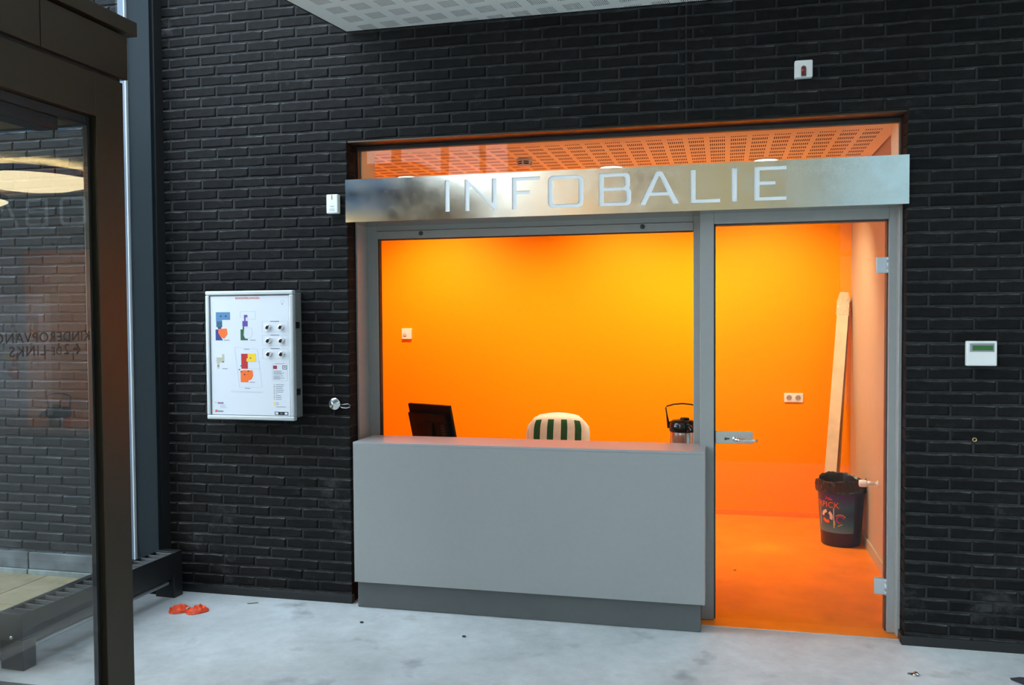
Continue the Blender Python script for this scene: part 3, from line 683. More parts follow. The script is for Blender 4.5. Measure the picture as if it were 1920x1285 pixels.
def bin_():
    cx, cy = .805, 1.935
    t = thing('waste_bin', 'dark blue tapered paper bin with black liner beside the white wall', 'bin', (cx, cy, .002))
    rb, rt, hh = .132, .158, .440
    rad = lambda z: rb+(rt-rb)*z/hh
    BLUE = mat('navy_bin_plastic', (.012, .013, .045), .32)
    MB().lathe([(.0, 0), (rb-.006, 0), (rb, .008), (rad(.40), .40), (rt, hh), (rt-.004, hh), (rt-.006, .40), (rb-.006, .012), (0, .012)], n=48).build('shell', BLUE, t, local=True)
    # liner: crumpled folded-over bag mouth
    LIN = mat('black_bin_liner', (.012, .012, .012), .28)
    P = []
    for i, (dr, z) in enumerate([(-.014, .30), (-.010, .40), (-.004, .452), (.004, .462), (.011, .452), (.012, .42), (.009, .395), (.013, .378)]):
        row = []
        for k in range(61):
            a = 2*PI*(k % 60)/60; wv = .006*math.sin(a*5+i)+.004*math.sin(a*11+2*i)+.003*math.sin(a*23+i*1.7)
            sag = -.012*(math.sin(a*2+1)+.6*math.sin(a*3))
            r_ = rt+dr+(wv*.7 if i > 2 else wv*.3); row.append((r_*math.cos(a), r_*math.sin(a), z+wv+(sag if i < 6 else 0)))
        P.append(row)
    MB().grid(P, sm=False).build('liner', LIN, t, local=True, label='black crumpled bin bag')
    P = []
    for i in range(7):
        row = []
        for k in range(31):
            a = 2*PI*(k % 30)/30; q = i/6; row.append((q*.148*math.cos(a), q*.148*math.sin(a), .36+.05*math.sin(a*3+q*5)*q+.03*math.cos(q*9)))
        P.append(row)
    MB().grid(P, sm=False).build('liner_fold', LIN, t, local=True)
    # printed label, wrapped on the shell
    va = math.atan2(YC-cy, -cx)                    # direction to viewer
    def wrap(me_or_pts, r_off):
        pass
    def S(deg, z, off=.0008): a = va+math.radians(deg); r_ = rad(z)+off; return (r_*math.cos(a), r_*math.sin(a), z)
    def patch(d0, d1, z0, z1, m, name, off=.0008, n=14):
        return MB().grid([[S(d0+(d1-d0)*k/n, z0+(z1-z0)*i/4, off) for k in range(n+1)] for i in range(5)]).build(name, m, t, local=True)
    LABM = mat('blue_print', (.02, .10, .20), .35); n_ = LABM.node_tree; b_ = n_.nodes['Principled BSDF']
    tcx = n_.nodes.new('ShaderNodeTexCoord'); mp = n_.nodes.new('ShaderNodeSeparateXYZ'); rr_ = n_.nodes.new('ShaderNodeValToRGB'); n_.links.new(tcx.outputs['Object'], mp.inputs[0])
    mr = n_.nodes.new('ShaderNodeMapRange'); mr.inputs[1].default_value = .11; mr.inputs[2].default_value = .36; n_.links.new(mp.outputs['Z'], mr.inputs[0]); n_.links.new(mr.outputs[0], rr_.inputs[0])
    e = rr_.color_ramp.elements; e[0].color = (.08, .22, .26, 1); e[0].position = 0; e[1].color = (.035, .02, .10, 1); e[1].position = .95
    for pos, c in ((.2, (.015, .13, .20, 1)), (.45, (.012, .05, .12, 1)), (.7, (.015, .10, .17, 1))): q = e.new(pos); q.color = c
    n_.links.new(rr_.outputs[0], b_.inputs['Base Color'])
    patch(-100, 36, .10, .365, LABM, 'printed_label')
    patch(52, 78, .11, .28, mat('dull_teal_print', (.012, .04, .075), .4), 'printed_label')
    # lettering
    def curved(me, deg0, z0, off, m, name):
        for v in me.vertices:
            z = z0+v.co.y; d = deg0+math.degrees(v.co.x/rad(z)); v.co = Vector(S(d, z, off+max(0, v.co.z)))
        me.materials.clear(); me.materials.append(m); o = bpy.data.objects.new(name, me); COL.objects.link(o); o.parent = t; return o
    OR = mat('orange_print', (.85, .16, .015), .4); CR = mat('cream_print', (.75, .72, .62), .5); MG = mat('magenta_print', (.50, .02, .14), .4); YE = mat('yellow_print', (.50, .42, .03), .4)
    def ribbon(pts, wd, m, name, off=.0016, closed=False):
        b = MB(); n = len(pts)
        for i in range(n if closed else n-1):
            (a0, b0), (a1, b1) = pts[i], pts[(i+1) % n]; dx, dz = a1-a0, b1-b0; l = math.hypot(dx, dz) or 1; px, pz = -dz/l*wd/2, dx/l*wd/2
            q = [(a0+px, b0+pz), (a0-px, b0-pz), (a1-px, b1-pz), (a1+px, b1+pz)]
            b.bm.faces.new([b.bm.verts.new(S(math.degrees(x/.145), z, off)) for x, z in q])
        return b.build(name, m, t, local=True)
    tm = text_mesh('PAPERPICK', .058, .001, 'RIGHT', 1.05); curved(tm, -4, .292, .0014, OR, 'lettering')
    sq = [(-.160, .150), (-.047, .150), (-.047, .272), (-.160, .272)]
    ribbon(sq, .005, CR, 'printed_frame', closed=True)
    for k in range(3):
        a0 = math.radians(90+120*k); ribbon([(-.098+.034*math.cos(a0+i*.22), .211+.036*math.sin(a0+i*.22)) for i in range(8)], .022, CR if k != 1 else OR, 'recycling_mark')
    ribbon([(-.092+.012*math.cos(i*.5), .330+.012*math.sin(i*.5)) for i in range(8)], .006, MG, 'printed_squiggle'); ribbon([(-.10, .350), (-.085, .334), (-.065, .345)], .006, MG, 'printed_squiggle')
    ribbon([(-.092, .336), (-.074, .330), (-.055, .334)], .005, OR, 'printed_squiggle')
    ribbon([(-.004+.024*math.cos(i*.45+.3), .196+.024*math.sin(i*.45+.3)) for i in range(11)], .009, MG, 'printed_squiggle')
    ribbon([(-.004+.034*math.cos(i*.4+.2), .205+.026*math.sin(i*.4+.2)) for i in range(7)], .006, YE, 'printed_squiggle')
    ribbon([(-.042, .185), (-.040, .160), (-.05, .135), (-.01, .155), (.012, .165)], .007, YE, 'printed_squiggle')
bin_()
def valve():
    t = thing('radiator_valve', 'white thermostatic radiator valve head on the white wall right of the bin', 'valve', (.965, 1.42, .525))
    MB().lathe([(.0, -.115), (.019, -.115), (.023, -.108), (.0235, -.075), (.021, -.068)], axis='X', n=24).build('knob', WHITE_P, t, local=True)
    MB().lathe([(.017, -.068), (.017, -.045), (.013, -.043), (.013, -.02)], axis='X', n=20).build('collar', WHITE_P, t, local=True)
    MB().lathe([(.011, -.03), (.011, 0)], axis='X', n=16).lathe([(.021, -.006), (.021, 0)], axis='X', n=20).build('pipe_stub', WHITE_P, t, local=True)
    MB().lathe([(.004, -.003), (0, -.003)], (-.056, -.0145, 0), 'Y', 10).build('set_mark', BLACK_P, t, local=True)
valve()

# ---------------------------------------------------------------- things on the brick wall
def cabinet():
    yf = -.13; xa, xb_, za, zb = -2.858, -2.315, 1.043, 1.770
    t = thing('fire_panel_cabinet', 'white wall cabinet with coloured floor plans and six key switches on left brick wall', 'cabinet', ((xa+xb_)/2, 0, za))
    MB().box(xa+.012, xb_-.012, yf+.03, -.004, za+.012, zb-.012, bev=.004).build('body', mat('grey_cabinet_side', lin(120, 122, 120), .45), t)
    f_ = MB(); w_ = .024
    for (a, c, d, e) in ((xa, xb_, za, za+w_), (xa, xb_, zb-w_, zb), (xa, xa+w_, za+w_, zb-w_), (xb_-w_, xb_, za+w_, zb-w_)): f_.box(a, c, yf, yf+.034, d, e, bev=.006, seg=2)
    fr = f_.build('door_frame', ALU, t)
    pp = MB().box(xa+w_-.002, xb_-w_+.002, yf+.007, yf+.012, za+w_-.002, zb-w_+.002).build('map_panel', mat('white_panel_face', lin(220, 223, 230), .35), t)
    g = MB(); i0 = w_+.0005; yy = yf+.0052
    g.box(xa+i0, xb_-i0, yy, yy+.0018, zb-i0-.004, zb-i0); g.box(xa+i0, xb_-i0, yy, yy+.0018, za+i0, za+i0+.0025); g.box(xa+i0, xa+i0+.004, yy, yy+.0018, za+i0, zb-i0); g.box(xb_-i0-.002, xb_-i0, yy, yy+.0018, za+i0, zb-i0)
    g.build('gasket', mat('dark_gasket', (.03, .05, .06), .6), t)
    # print, u: 0..1 left to right, v: 0..1 top to bottom over the panel face
    ux0, ux1, vz0, vz1 = xa+w_+.002, xb_-w_-.002, zb-w_-.002, za+w_+.002
    K = lambda u, v: (ux0+(ux1-ux0)*u, vz0+(vz1-vz0)*v)
    Cc = lambda cx_, cy_: ((cx_-88)/(752-88), (cy_-112)/(1148-112))   # crop coordinates of the print
    def pl(pts, m, name='floor_plan', lift=.0006):
        q = [K(*Cc(*p)) for p in pts]; b = MB(); b.poly([(x, yf+.007-lift, z) for x, z in q], (0, lift*.9, 0)); return b.build(name, m, pp)
    C_ = lambda n, r_, g_, b_: mat(n, lin(r_, g_, b_), .5)
    lb, db, nv, og = C_('print_light_blue', 80, 130, 175), C_('print_teal_blue', 35, 90, 120), C_('print_navy', 30, 50, 130), C_('print_orange', 250, 110, 20)
    pu, gr, rd, ye, be = C_('print_purple', 95, 60, 150), C_('print_green', 25, 90, 50), C_('print_red', 190, 25, 35), C_('print_yellow', 250, 205, 40), C_('print_beige', 190, 185, 165)
    bk, gy, lg = C_('print_black', 25, 25, 30), C_('print_grey', 120, 130, 140), C_('print_pale_grey', 175, 188, 198)
    pl([(137, 255), (258, 255), (258, 322), (190, 322), (190, 335), (137, 335)], lb)
    pl([(140, 335), (190, 335), (190, 385), (140, 385)], db); pl([(150, 385), (182, 385), (180, 410), (158, 410)], nv)
    pl([(133, 405), (160, 405), (160, 440), (195, 500), (133, 500)], nv)
    pl([(158, 400), (228, 397), (234, 445), (205, 484), (175, 470), (156, 435)], og, lift=.0009)
    for p in ((180, 290), (222, 290)): pl([(p[0]-7, p[1]-5), (p[0]+7, p[1]-5), (p[0]+7, p[1]+5), (p[0]-7, p[1]+5)], bk, 'symbol', .001)
    pl([(375, 280), (405, 280), (405, 300), (390, 300), (388, 332), (377, 332)], pu); pl([(362, 332), (406, 332), (406, 380), (362, 380)], pu)
    pl([(345, 405), (362, 405), (365, 380), (376, 380), (370, 455), (382, 483), (406, 487), (406, 499), (345, 499)], gr)
    def outline(pts, m=lg, w_=2.2, name='outline'):
        b = MB()
        for a, c in zip(pts, pts[1:]+pts[:1]):
            d = Vector((c[0]-a[0], c[1]-a[1])).normalized()*w_/2; nx = Vector((-d.y, d.x))
            q = [K(*Cc(a[0]-d.x+s1*nx.x, a[1]-d.y+s1*nx.y)) for s1 in (-1, 1)]+[K(*Cc(c[0]+d.x+s1*nx.x, c[1]+d.y+s1*nx.y)) for s1 in (1, -1)]
            b.poly([(x, yf+.007-.0005, z) for x, z in q], (0, .0004, 0))
        return b.build(name, m, pp)
    outline([(345, 252), (472, 252), (472, 318), (405, 318), (405, 300), (345, 300)]); outline([(378, 392), (436, 392), (447, 440), (430, 478), (382, 483), (370, 455)])
    pl([(137, 648), (185, 648), (185, 620), (203, 620), (203, 692), (160, 692), (160, 745), (142, 745), (142, 692), (137, 692)], be)
    pl([(347, 615), (402, 615), (402, 745), (347, 745)], rd); pl([(402, 615), (470, 615), (470, 682), (392, 682), (392, 655), (402, 655)], ye, lift=.0009)
    pl([(340, 765), (360, 758), (440, 758), (446, 805), (430, 838), (404, 845), (404, 862), (340, 862)], og)
    for p in ((346, 770), (374, 795), (406, 766), (426, 652), (192, 686), (152, 722), (345, 720), (331, 752)): pl([(p[0]-6, p[1]-4), (p[0]+6, p[1]-4), (p[0]+6, p[1]+4), (p[0]-6, p[1]+4)], bk, 'symbol', .0012)
    outline([(292, 560), (484, 575), (520, 905), (330, 905)], lg, 1.5); outline([(402, 682), (500, 682), (500, 745), (402, 745)], lg, 1.5); outline([(262, 940), (520, 945), (520, 950), (262, 946)], lg, 1.2)
    for y0 in (338, 455, 570):
        outline([(527, y0), (738, y0), (738, y0+88), (527, y0+88)], lg, 1.8)
        bar = [(595, y0-4), (668, y0-4), (668, y0+3), (595, y0+3)]; pl(bar, gy, 'caption')
    outline([(605, 700), (728, 700), (728, 845), (605, 845)], lg, 1.5)
    pl([(613, 716), (645, 716), (645, 745), (613, 745)], C_('print_dark_red', 150, 25, 60), 'symbol'); outline([(692, 716), (726, 716), (726, 745), (692, 745)], bk, 4, 'symbol'); pl([(702, 726), (717, 726), (717, 735), (702, 735)], gy, 'symbol')
    pl([(630, 696), (706, 696), (706, 700), (630, 700)], C_('print_pale_red', 215, 120, 120), 'caption')
    for i, y0 in enumerate((760, 769, 778, 787, 802, 811, 820, 829)): pl([(615, y0), (615+[70, 62, 90, 70, 80, 52, 92, 55][i], y0), (615+[70, 62, 90, 70, 80, 52, 92, 55][i], y0+3.5), (615, y0+3.5)], gy, 'caption')
    for i in range(9):
        y0 = 880+15.5*i; pl([(616, y0-3), (623, y0-3), (623, y0+3), (616, y0+3)], bk if i % 2 else gy, 'symbol')
        wv = [68, 60, 55, 66, 58, 10, 42, 45, 44][i]; pl([(633, y0-2.2), (633+wv, y0-2.2), (633+wv, y0+2.2), (633, y0+2.2)], gy, 'caption')
    for y0 in (1036, 1051): pl([(616, y0-5), (626, y0-5), (626, y0+5), (616, y0+5)], ye, 'symbol'); pl([(635, y0-2), (655, y0-2), (655, y0+2), (635, y0+2)], gy, 'caption')
    pl([(633, 1067), (712, 1067), (712, 1071), (633, 1071)], gy, 'caption')
    pl([(622, 1112), (733, 1112), (733, 1140), (622, 1140)], bk, 'symbol')
    for a, c in ((628, 650), (704, 727)): pl([(a, 1117), (c, 1117), (c, 1135), (a, 1135)], C_('print_white', 215, 225, 230), 'symbol', .0012)
    pl([(668, 1121), (684, 1121), (684, 1131), (668, 1131)], gy, 'symbol', .0012)
    pl([(120, 1105), (138, 1103), (138, 1125), (116, 1125)], C_('print_logo_red', 225, 100, 80), 'symbol'); pl([(141, 1112), (188, 1112), (188, 1123), (141, 1123)], gy, 'caption')
    pl([(116, 1040), (132, 1040), (132, 1044), (116, 1044)], gy, 'caption'); pl([(140, 1038), (190, 1038), (190, 1053), (140, 1053)], C_('print_mauve', 150, 120, 150), 'caption')
    for i in range(3): pl([(163, 1062+10*i), (163+[45, 38, 56][i], 1062+10*i), (163+[45, 38, 56][i], 1066+10*i), (163, 1066+10*i)], lg, 'caption')
    for i, (a, y0) in enumerate(((205, 498), (425, 498), (185, 747), (415, 862), (372, 577), (375, 915))): pl([(a, y0-3), (a+45, y0-3), (a+45, y0+2), (a, y0+2)], gy, 'caption')
    outline([(690, 160), (705, 160), (710, 175), (700, 185), (692, 185), (683, 175)], lg, 2); pl([(693, 186), (700, 186), (699, 196), (694, 196)], gy, 'symbol')
    off = Matrix.Translation(-t.location); x, z = K(*Cc(408, 137))
    tm = text_mesh('BRANDMELDPANEEL', .0165, .0006, 'CENTER'); link_mesh('lettering', tm, C_('print_heading_red', 215, 75, 65), pp, off @ Matrix.Translation((x, yf+.0064, z)) @ XZ)
    for px_, py_ in ((578, 385), (685, 385), (580, 500), (687, 500), (582, 615), (688, 615)):
        x, z = K(*Cc(px_, py_)); ks = MB().lathe([(.0165, .0), (.0165, -.004), (.0145, -.006), (.0145, -.014), (.0125, -.0165), (.0, -.0165)], (x, yf+.007, z), 'Y', 24).build('key_switch', CHROME, t)
        MB().lathe([(.0095, -.0166), (.009, -.0172), (0, -.0172)], (x-.001, yf+.007, z-.002), 'Y', 20).box(x-.0022, x+.0002, yf-.0112, yf-.0098, z-.008, z+.004).build('keyhole', BLACK_P, ks)
    for z in (1.575, 1.20): MB().box(xb_-.014, xb_-.002, -.085, -.045, z-.018, z+.018, bev=.003).build('latch', BLACK_P, t)
cabinet()
def wall_devices():
    t = thing('motion_detector', 'small white upright motion detector on bricks left of the steel sign', 'detector', (-2.115, 0, 2.195))
    MB().box(-.034, .034, -.040, -.002, 0, .106, bev=.007, seg=3).build('housing', WHITE_P, t, local=True)
    MB().box(-.003, .003, -.0412, -.039, .076, .103).build('lens_strip', mat('amber_strip', (.45, .22, .08), .3), t, local=True)
    MB().box(-.010, .012, -.0408, -.039, .036, .042).box(-.016, .016, -.0408, -.039, .024, .026).box(-.016, .016, -.0408, -.039, .019, .021).box(-.016, .016, -.0408, -.039, .014, .016).build('grille', mat('faint_grey', (.45, .45, .43), .5), t, local=True)
    t = thing('alarm_beacon', 'white square alarm sounder with red lamp high above the glass door', 'alarm', (.380, 0, 2.815))
    MB().box(-.042, .042, -.045, -.002, -.042, .042, bev=.008, seg=3).build('housing', WHITE_P, t, local=True)
    b = MB().lathe([(.0105, -.030), (.0105, 0), (.009, .005), (.005, .009), (0, .0105)], (0, -.046, 0), n=18); b.build('red_lamp', mat('red_lens', (.20, .012, .008), .2), t, local=True, label='dark red lamp')
    MB().lathe([(.0122, -.046), (.0122, -.0445), (0, -.0445)], (0, 0, .002), 'Y', 20).box(-.0122, .0122, -.0462, -.044, -.038, .002).build('lamp_recess', mat('shadow_grey', (.12, .10, .10), .5), t, local=True)
    t = thing('alarm_keypad', 'white alarm keypad with green display on right brick wall', 'keypad', (1.187, 0, 1.427))
    MB().box(-.066, .066, -.032, -.002, -.059, .059, bev=.006, seg=3).build('housing', WHITE_P, t, local=True)
    MB().box(-.052, .054, -.0332, -.031, .008, .048, bev=.001).build('display_bezel', mat('grey_bezel', (.28, .28, .29), .4), t, local=True)
    MB().box(-.040, .048, -.0342, -.0330, .015, .038).build('display', mat('green_display', (.04, .14, .025), .3), t, local=True, label='dark green display')
    MB().box(-.062, .062, -.0335, -.0315, -.055, .002, bev=.0012).build('flap', WHITE_P, t, local=True)
    t = thing('chrome_wall_disc', 'round conical chrome disc with wire loop on bricks beside the hatch', 'fitting', (-2.127, 0, 1.131))
    MB().lathe([(.0, -.034), (.003, -.033), (.030, -.022), (.035, -.019), (.036, -.012), (.030, -.008), (.020, -.002)], axis='Y', n=40, close=False).build('disc', mat('turned_chrome', (.80, .80, .78), .16, 1), t, local=True)
    pts = [(.036, -.012, -.004), (.060, -.014, -.002), (.080, -.012, .001), (.093, -.010, -.008), (.090, -.009, -.018), (.070, -.010, -.024), (.045, -.012, -.022), (.034, -.012, -.016)]
    MB().tube(pts, .0024, 8, closed=True).build('wire_loop', STEEL_S, t, local=True)
    t = thing('brass_sleeve', 'tiny brass pipe ring set in right brick wall below the keypad', 'ring', (1.166, 0, 1.014))
    MB().lathe([(.010, 0), (.010, -.009), (.0065, -.009), (.0065, 0)], axis='Y', n=22).build('sleeve', mat('brass', (.55, .42, .2), .35, 1), t, local=True)
    MB().lathe([(.0066, -.003), (0, -.003)], axis='Y', n=16).build('hole', BLACK_P, t, local=True)
wall_devices()

# ---------------------------------------------------------------- entrance vestibule on the left
def vestibule():
    gx, yf, yb = -2.285, -1.565, -4.0; xo = -5.4
    t = thing('entrance_vestibule', 'brown metal clad entrance vestibule with lettered glass pane at left edge', 'vestibule', (-3.4, -2.6, 0))
    MB().box(xo, gx+.02, yb-.05, yf+.068, 2.737, 2.793, bev=.003).build('cornice', BROWN, t)
    MB().box(xo+.02, gx-.02, yb, yf+.01, 2.50, 2.737).build('shadow_gap', DARKM, t)
    e = yf+.028
    for a, c in ((e-.455, e), (e-1.3, e-.4585), (yb, e-1.3035)): MB().box(gx-.02, gx+.003, a, c, 2.558, 2.727, bev=.0015).build('fascia_panel', BROWN, t)
    ENDC = mat('daylight_blue_end_cladding', (.15, .42, .82), .5)  # daylight blue put into this unseen end's colour for the sign's reflection
    MB().box(xo, gx-.021, e-.022, e, 2.558, 2.727, bev=.0015).build('fascia_panel', ENDC, t)
    MB().box(gx-.10, gx, yb, yf-.155, 2.380, 2.540, bev=.002).build('header_panel', BROWN, t)
    MB().box(gx-.06, gx, yf-.155, yf, .0, 2.540, bev=.002).build('corner_post', BROWN, t)
    MB().box(xo, gx-.061, yf-.04, yf, 2.380, 2.557, bev=.002).build('header_panel', ENDC, t)
    MB().box(xo, gx-.061, yf-.075, yf-.041, 2.372, 2.452, bev=.002).build('header_lining', DARKM, t)
    MB().box(-2.432, gx-.061, yf-.05, yf, .0, 2.50, bev=.002).build('end_stile', DARKM, t)
    MB().box(gx-.045, gx-.028, yf-.172, yf-.156, .0, 2.379).build('pane_seal', DARKM, t)
    MB().box(gx-.13, gx-.045, yb, yf-.30, 2.30, 2.379, bev=.004).build('sliding_track', DARKM, t)
    MB().box(gx-.06, gx-.03, yb, yf-.17, 2.345, 2.379, bev=.002).build('pane_rail', DARKM, t)
    pane = MB().box(-2.316, -2.306, yb, yf-.172, .06, 2.35).build('glass_pane', GLASS_V, t)
    MB().box(-2.345, -2.287, yb, yf-.155, .0, .06, bev=.002).build('pane_base_rail', DARKM, t)
    MB().box(-2.985, -2.433, yf-.030, yf-.020, .115, 2.38).build('end_pane', GLASS_V, t)
    MB().box(-2.986, -2.433, yf-.05, yf, .0, .115, bev=.003).build('end_rail', mat('brown_base_rail', (.05, .045, .04), .5), t)
    MB().box(-3.05, -2.985, yf-.05, yf, .0, 2.50, bev=.002).build('end_stile', DARKM, t)
    MB().box(xo, -3.05, yf-.030, yf-.020, .115, 2.38).build('end_pane', GLASS_V, t)
    MB().box(xo, -3.05, yf-.05, yf, .0, .115).build('end_rail', DARKM, t)
    MB().box(xo, gx, yb-.02, yb, .0, 2.5).build('end_panel', BROWN, t)
    MB().box(-3.3, gx-.04, yb+.1, yf-.06, .001, .012, bev=.003).build('door_mat', mat('dark_coir_mat', (.03, .026, .022), .95, 0, .3, 60, .5, 200), t)
    # ceiling: tiles in a pale grid
    TL = mat('mineral_ceiling_tile', (.66, .62, .50), .85, 0, .05, 40); TB = mat('white_grid_bar', (.88, .86, .76), .4)
    MB().box(xo, gx-.1, yb, yf-.04, 2.482, 2.52).build('ceiling_panel', TL, t)
    g = MB()
    for k in range(5): x = -2.5-.6*k; g.box(x-.008, x+.008, yb, yf-.05, 2.474, 2.4825)
    for k in range(4): y = -1.95-.6*k; g.box(xo, gx-.1, y-.008, y+.008, 2.4735, 2.482)
    g.build('ceiling_grid', TB, t)
    # lettering on the pane, meant to be read from inside the vestibule
    INK = mat('dark_vinyl_lettering', (.012, .012, .012), .5)
    M = Matrix(((0, 0, 1, 0), (1, 0, 0, 0), (0, 1, 0, 0), (0, 0, 0, 1)))      # reading direction +y, facing +x
    MI = Matrix(((0, 0, -1, 0), (-1, 0, 0, 0), (0, 1, 0, 0), (0, 0, 0, 1)))   # reading direction -y, facing -x
    off = Matrix.Translation(-t.location)
    for body, size, yy, zz, sx in (('KINDEROPVANG', .050, -1.752, 1.556, 1.08), ('2DE LINKS', .0, 0, 0, 1)):
        if size:
            tm = text_mesh(body, size, .0006, 'LEFT', 1.12); wd = max(v.co.x for v in tm.vertices); k = .445/wd
            for v in tm.vertices: v.co.x *= k
            link_mesh('lettering', tm, INK, pane, off @ Matrix.Translation((-2.3055, yy, zz)) @ MI)
    tm = text_mesh('2', .054, .0006, 'LEFT'); link_mesh('lettering', tm, INK, pane, off @ Matrix.Translation((-2.3055, -1.862, 1.510)) @ MI)
    tm = text_mesh('DE', .040, .0006, 'LEFT', 1.1); link_mesh('lettering', tm, INK, pane, off @ Matrix.Translation((-2.3055, -1.899, 1.506)) @ MI)
    tm = text_mesh('LINKS', .050, .0006, 'LEFT', 1.12); wd = max(v.co.x for v in tm.vertices)
    for v in tm.vertices: v.co.x *= .165/wd
    link_mesh('lettering', tm, INK, pane, off @ Matrix.Translation((-2.3055, -1.974, 1.510)) @ MI)
    ar = poly_curve_mesh([[(0, 0), (.016, .021), (.022, .017), (.013, .005), (.036, .005), (.036, -.005), (.013, -.005), (.022, -.017), (.016, -.021)]], .0006)
    link_mesh('arrow', ar, INK, pane, off @ Matrix.Translation((-2.3055, -1.806, 1.510)) @ MI)
vestibule()
# round lamps
def lamp(x, y, z, label):
    t = thing('round_ceiling_lamp', label, 'lamp', (x, y, z), 0, 'round ceiling lamps')
    MB().lathe([(0, -.118), (.11, -.114), (.21, -.100), (.30, -.075), (.33, -.060), (.33, -.056), (0, -.056)], n=56).build('diffuser', LAMPG, t, local=True)
    MB().lathe([(.33, -.056), (.33, -.022), (.28, -.020), (.10, -.018)], n=56).build('housing', DARKM, t, local=True)
    MB().lathe([(.27, -.0175), (.27, -.016), (.12, -.016), (.12, -.0175)], n=40).build('uplight_ring', LAMPG, t, local=True)
    MB().lathe([(.333, -.022), (.333, -.018), (.32, -.017)], n=56).build('rim', mat('white_rim', (.9, .88, .8), .4), t, local=True)
    MB().lathe([(.09, -.02), (.09, .028)], n=24).build('mount', TLM, t, local=True)
    return t
TLM = mat('white_mount', (.6, .58, .5), .5)
l1 = lamp(-3.77, -2.80, 2.454, 'round opal ceiling lamp inside the vestibule mirrored in its end glass')
l2 = copy_tree(l1); l2.location = (-4.88, -3.34, 2.454); l2['label'] = 'second round opal lamp further out in the vestibule'

# ---------------------------------------------------------------- low radiator along the facade
def radiator():
    xa, xb_, y0, y1 = -3.233, -3.107, -1.22, -.06
    t = thing('floor_convector', 'low black floor convector radiator with slatted top along the glass facade', 'radiator', ((xa+xb_)/2, (y0+y1)/2, 0), math.radians(-2.4))
    zt, zc = .262, .118
    MB().box(xb_-.006, xb_, y0, y1, zc, zt, bev=.0015).build('front_panel', RADM, t)
    MB().box(xa, xa+.006, y0, y1, zc, zt, bev=.0015).build('rear_panel', RADM, t)
    MB().box(xa+.006, xb_-.006, y0+.03, y1-.03, zc+.01, zt-.05).build('fin_block', mat('dull_fins', (.03, .032, .034), .5, .5), t)
    n = 17
    for i in range(n):
        y = y0+.075+(y1-y0-.15)*i/(n-1); MB().box(xa+.005, xb_-.005, y-.003, y+.003, zt-.022, zt-.001).build('slat', mat('grey_slat', (.10, .105, .11), .4), t)
    for a, c in ((y0, y0+.055), (y1-.055, y1)): MB().box(xa, xb_, a, c, zt-.004, zt+.001, bev=.001).build('top_cap', RADM, t)
    for a, c in ((y0, y0+.075), (y1-.075, y1)): MB().box(xa, xb_+.002, a, c, .0, zc+.02, bev=.002).build('foot', RADM, t)
    MB().box(xa, xb_, y0, y0+.006, zc+.02, zt-.004).build('end_plate', RADM, t)
    MB().tube([((xa+xb_)/2+.02, y0+.05, .085), ((xa+xb_)/2+.02, y1-.05, .085)], .011, 12).build('pipe', mat('silver_pipe', (.45, .50, .52), .4, .3), t)
    MB().lathe([(.018, 0), (.018, .008), (.009, .012), (0, .012)], (xa+.055, y1-.087, .080), 'Y', 20).build('plug', mat('steel_plug', (.3, .3, .3), .3, .8), t)
    MB().lathe([(.008, 0), (.008, -.004), (0, -.004)], ((xa+xb_)/2, y0, .150), 'Y', 14).build('screw', STEEL_S, t)
    MB().lathe([(.014, 0), (.014, .014), (0, .016)], ((xa+xb_)/2+.02, y0+.105, .085), 'Y', 16).build('pipe_cap', mat('cream_cap', (.5, .46, .38), .5), t)
radiator()

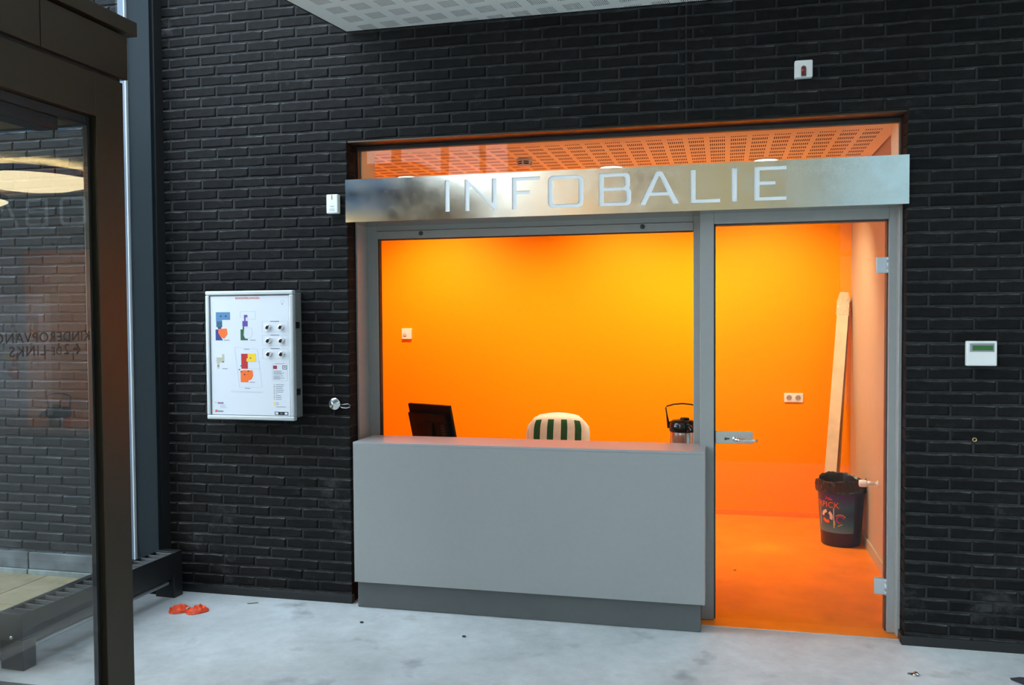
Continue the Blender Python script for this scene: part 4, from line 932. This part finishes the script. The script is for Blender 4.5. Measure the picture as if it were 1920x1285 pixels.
# ---------------------------------------------------------------- litter on the floor
def litter():
    t = thing('crumpled_cloth', 'crumpled bright orange-red wrapper with pinched middle on floor near the convector', 'cloth', (-2.872, -.318, .0))
    RED = mat('orange_red_cloth', (.85, .075, .015), .6, 0, .25, 40); P = []
    rr = random.Random(3)
    for i in range(29):
        u = i/28*2-1; prof = .052*(abs(math.sin(PI*min(1, abs(u)*.97+.06)))**.7)+.012; row = []
        for j in range(15):
            v = j/14*2-1; h_ = .022*(1-v*v)*(.35+abs(math.sin(PI*abs(u)))) ; h_ += .007*math.sin(9*v+11*u)*math.cos(13*u)*(1-v*v)+rr.uniform(-.0035, .0035)*(1-v*v)
            row.append((u*.108+.004*math.sin(7*v), v*prof+.012*u+rr.uniform(-.003, .003), max(.001, h_+.002)))
        P.append(row)
    MB().grid(P, sm=False).build('wrapper', RED, t, local=True)
    MB().tube([(-.012, -.012, .003), (-.008, -.004, .016), (-.004, .006, .018), (.0, .014, .004)], .006, 8).build('tie', mat('pale_tie', (.5, .5, .4), .6), t, local=True)
    LEAF = mat('tan_chip', (.26, .25, .17), .8)
    b = MB(); b.poly([(-.026, -.012, 0), (-.018, -.016, 0), (.030, .012, 0), (.022, .018, 0)], (0, 0, .004)); o = b.build('wood_chip', LEAF); o.location = (-2.592, -.128, .0005); tag(o, 'thin tan wood chip on floor in front of left plinth', 'chip')
    t = thing('metal_fitting', 'small shiny metal fitting lying on floor before the right brick wall', 'fitting', (.834, -.385, 0))
    MB().lathe([(.017, 0), (.017, .003), (.015, .006), (.010, .012), (.004, .015), (0, .0155)], (.004, 0, 0), n=24).build('dome', mat('dark_chrome', (.35, .34, .32), .12, 1), t, local=True)
    MB().tube([(-.012, .0, .004), (-.022, .003, .004), (-.028, .006, .003)], [.005, .004, .003], 8).build('stem', mat('dull_brown_metal', (.12, .09, .08), .4, .7), t, local=True)
    for n_, lc, lb in (('pebble', (-1.272, -.371), 'dark pebble on the concrete before the counter plinth'), ('pebble', (-1.86, -.29), 'tiny dark pebble on the concrete near the counter left corner')):
        b = MB(); bmesh.ops.create_icosphere(b.bm, subdivisions=2, radius=.010)
        for v in b.bm.verts: v.co = Vector((v.co.x*1.1, v.co.y*.75, (v.co.z+.008)*.5 if v.co.z > -.008 else 0))
        o = b.build(n_, mat('dark_pebble', (.03, .03, .03), .8)); o.location = (*lc, 0); tag(o, lb, 'pebble')
    b = MB(); b.poly([(-.008, -.005, 0), (.008, .001, 0), (.006, .005, 0), (-.006, .0, 0)], (0, 0, .003)); o = b.build('dark_crumb', BLACK_P); o.location = (.072, 1.10, .0025); tag(o, 'tiny dark crumb on the orange floor behind the glass door', 'crumb')
    P = []
    for i in range(13):
        row = []
        for j in range(9):
            u, v = i/12, j/8*2-1; row.append((u*.26, v*.10*math.sqrt(u+.02)-.10*u, max(.001, .022*(1-v*v)*min(1, u*3)+.005*math.sin(14*u+5*v))))
        P.append(row)
    o = MB().grid(P, sm=False).build('dark_rag', mat('dark_violet_rag', (.02, .018, .026), .8)); o.location = (1.235, -.345, 0); tag(o, 'dark crumpled rag on floor cut by the lower right picture edge', 'rag')
litter()
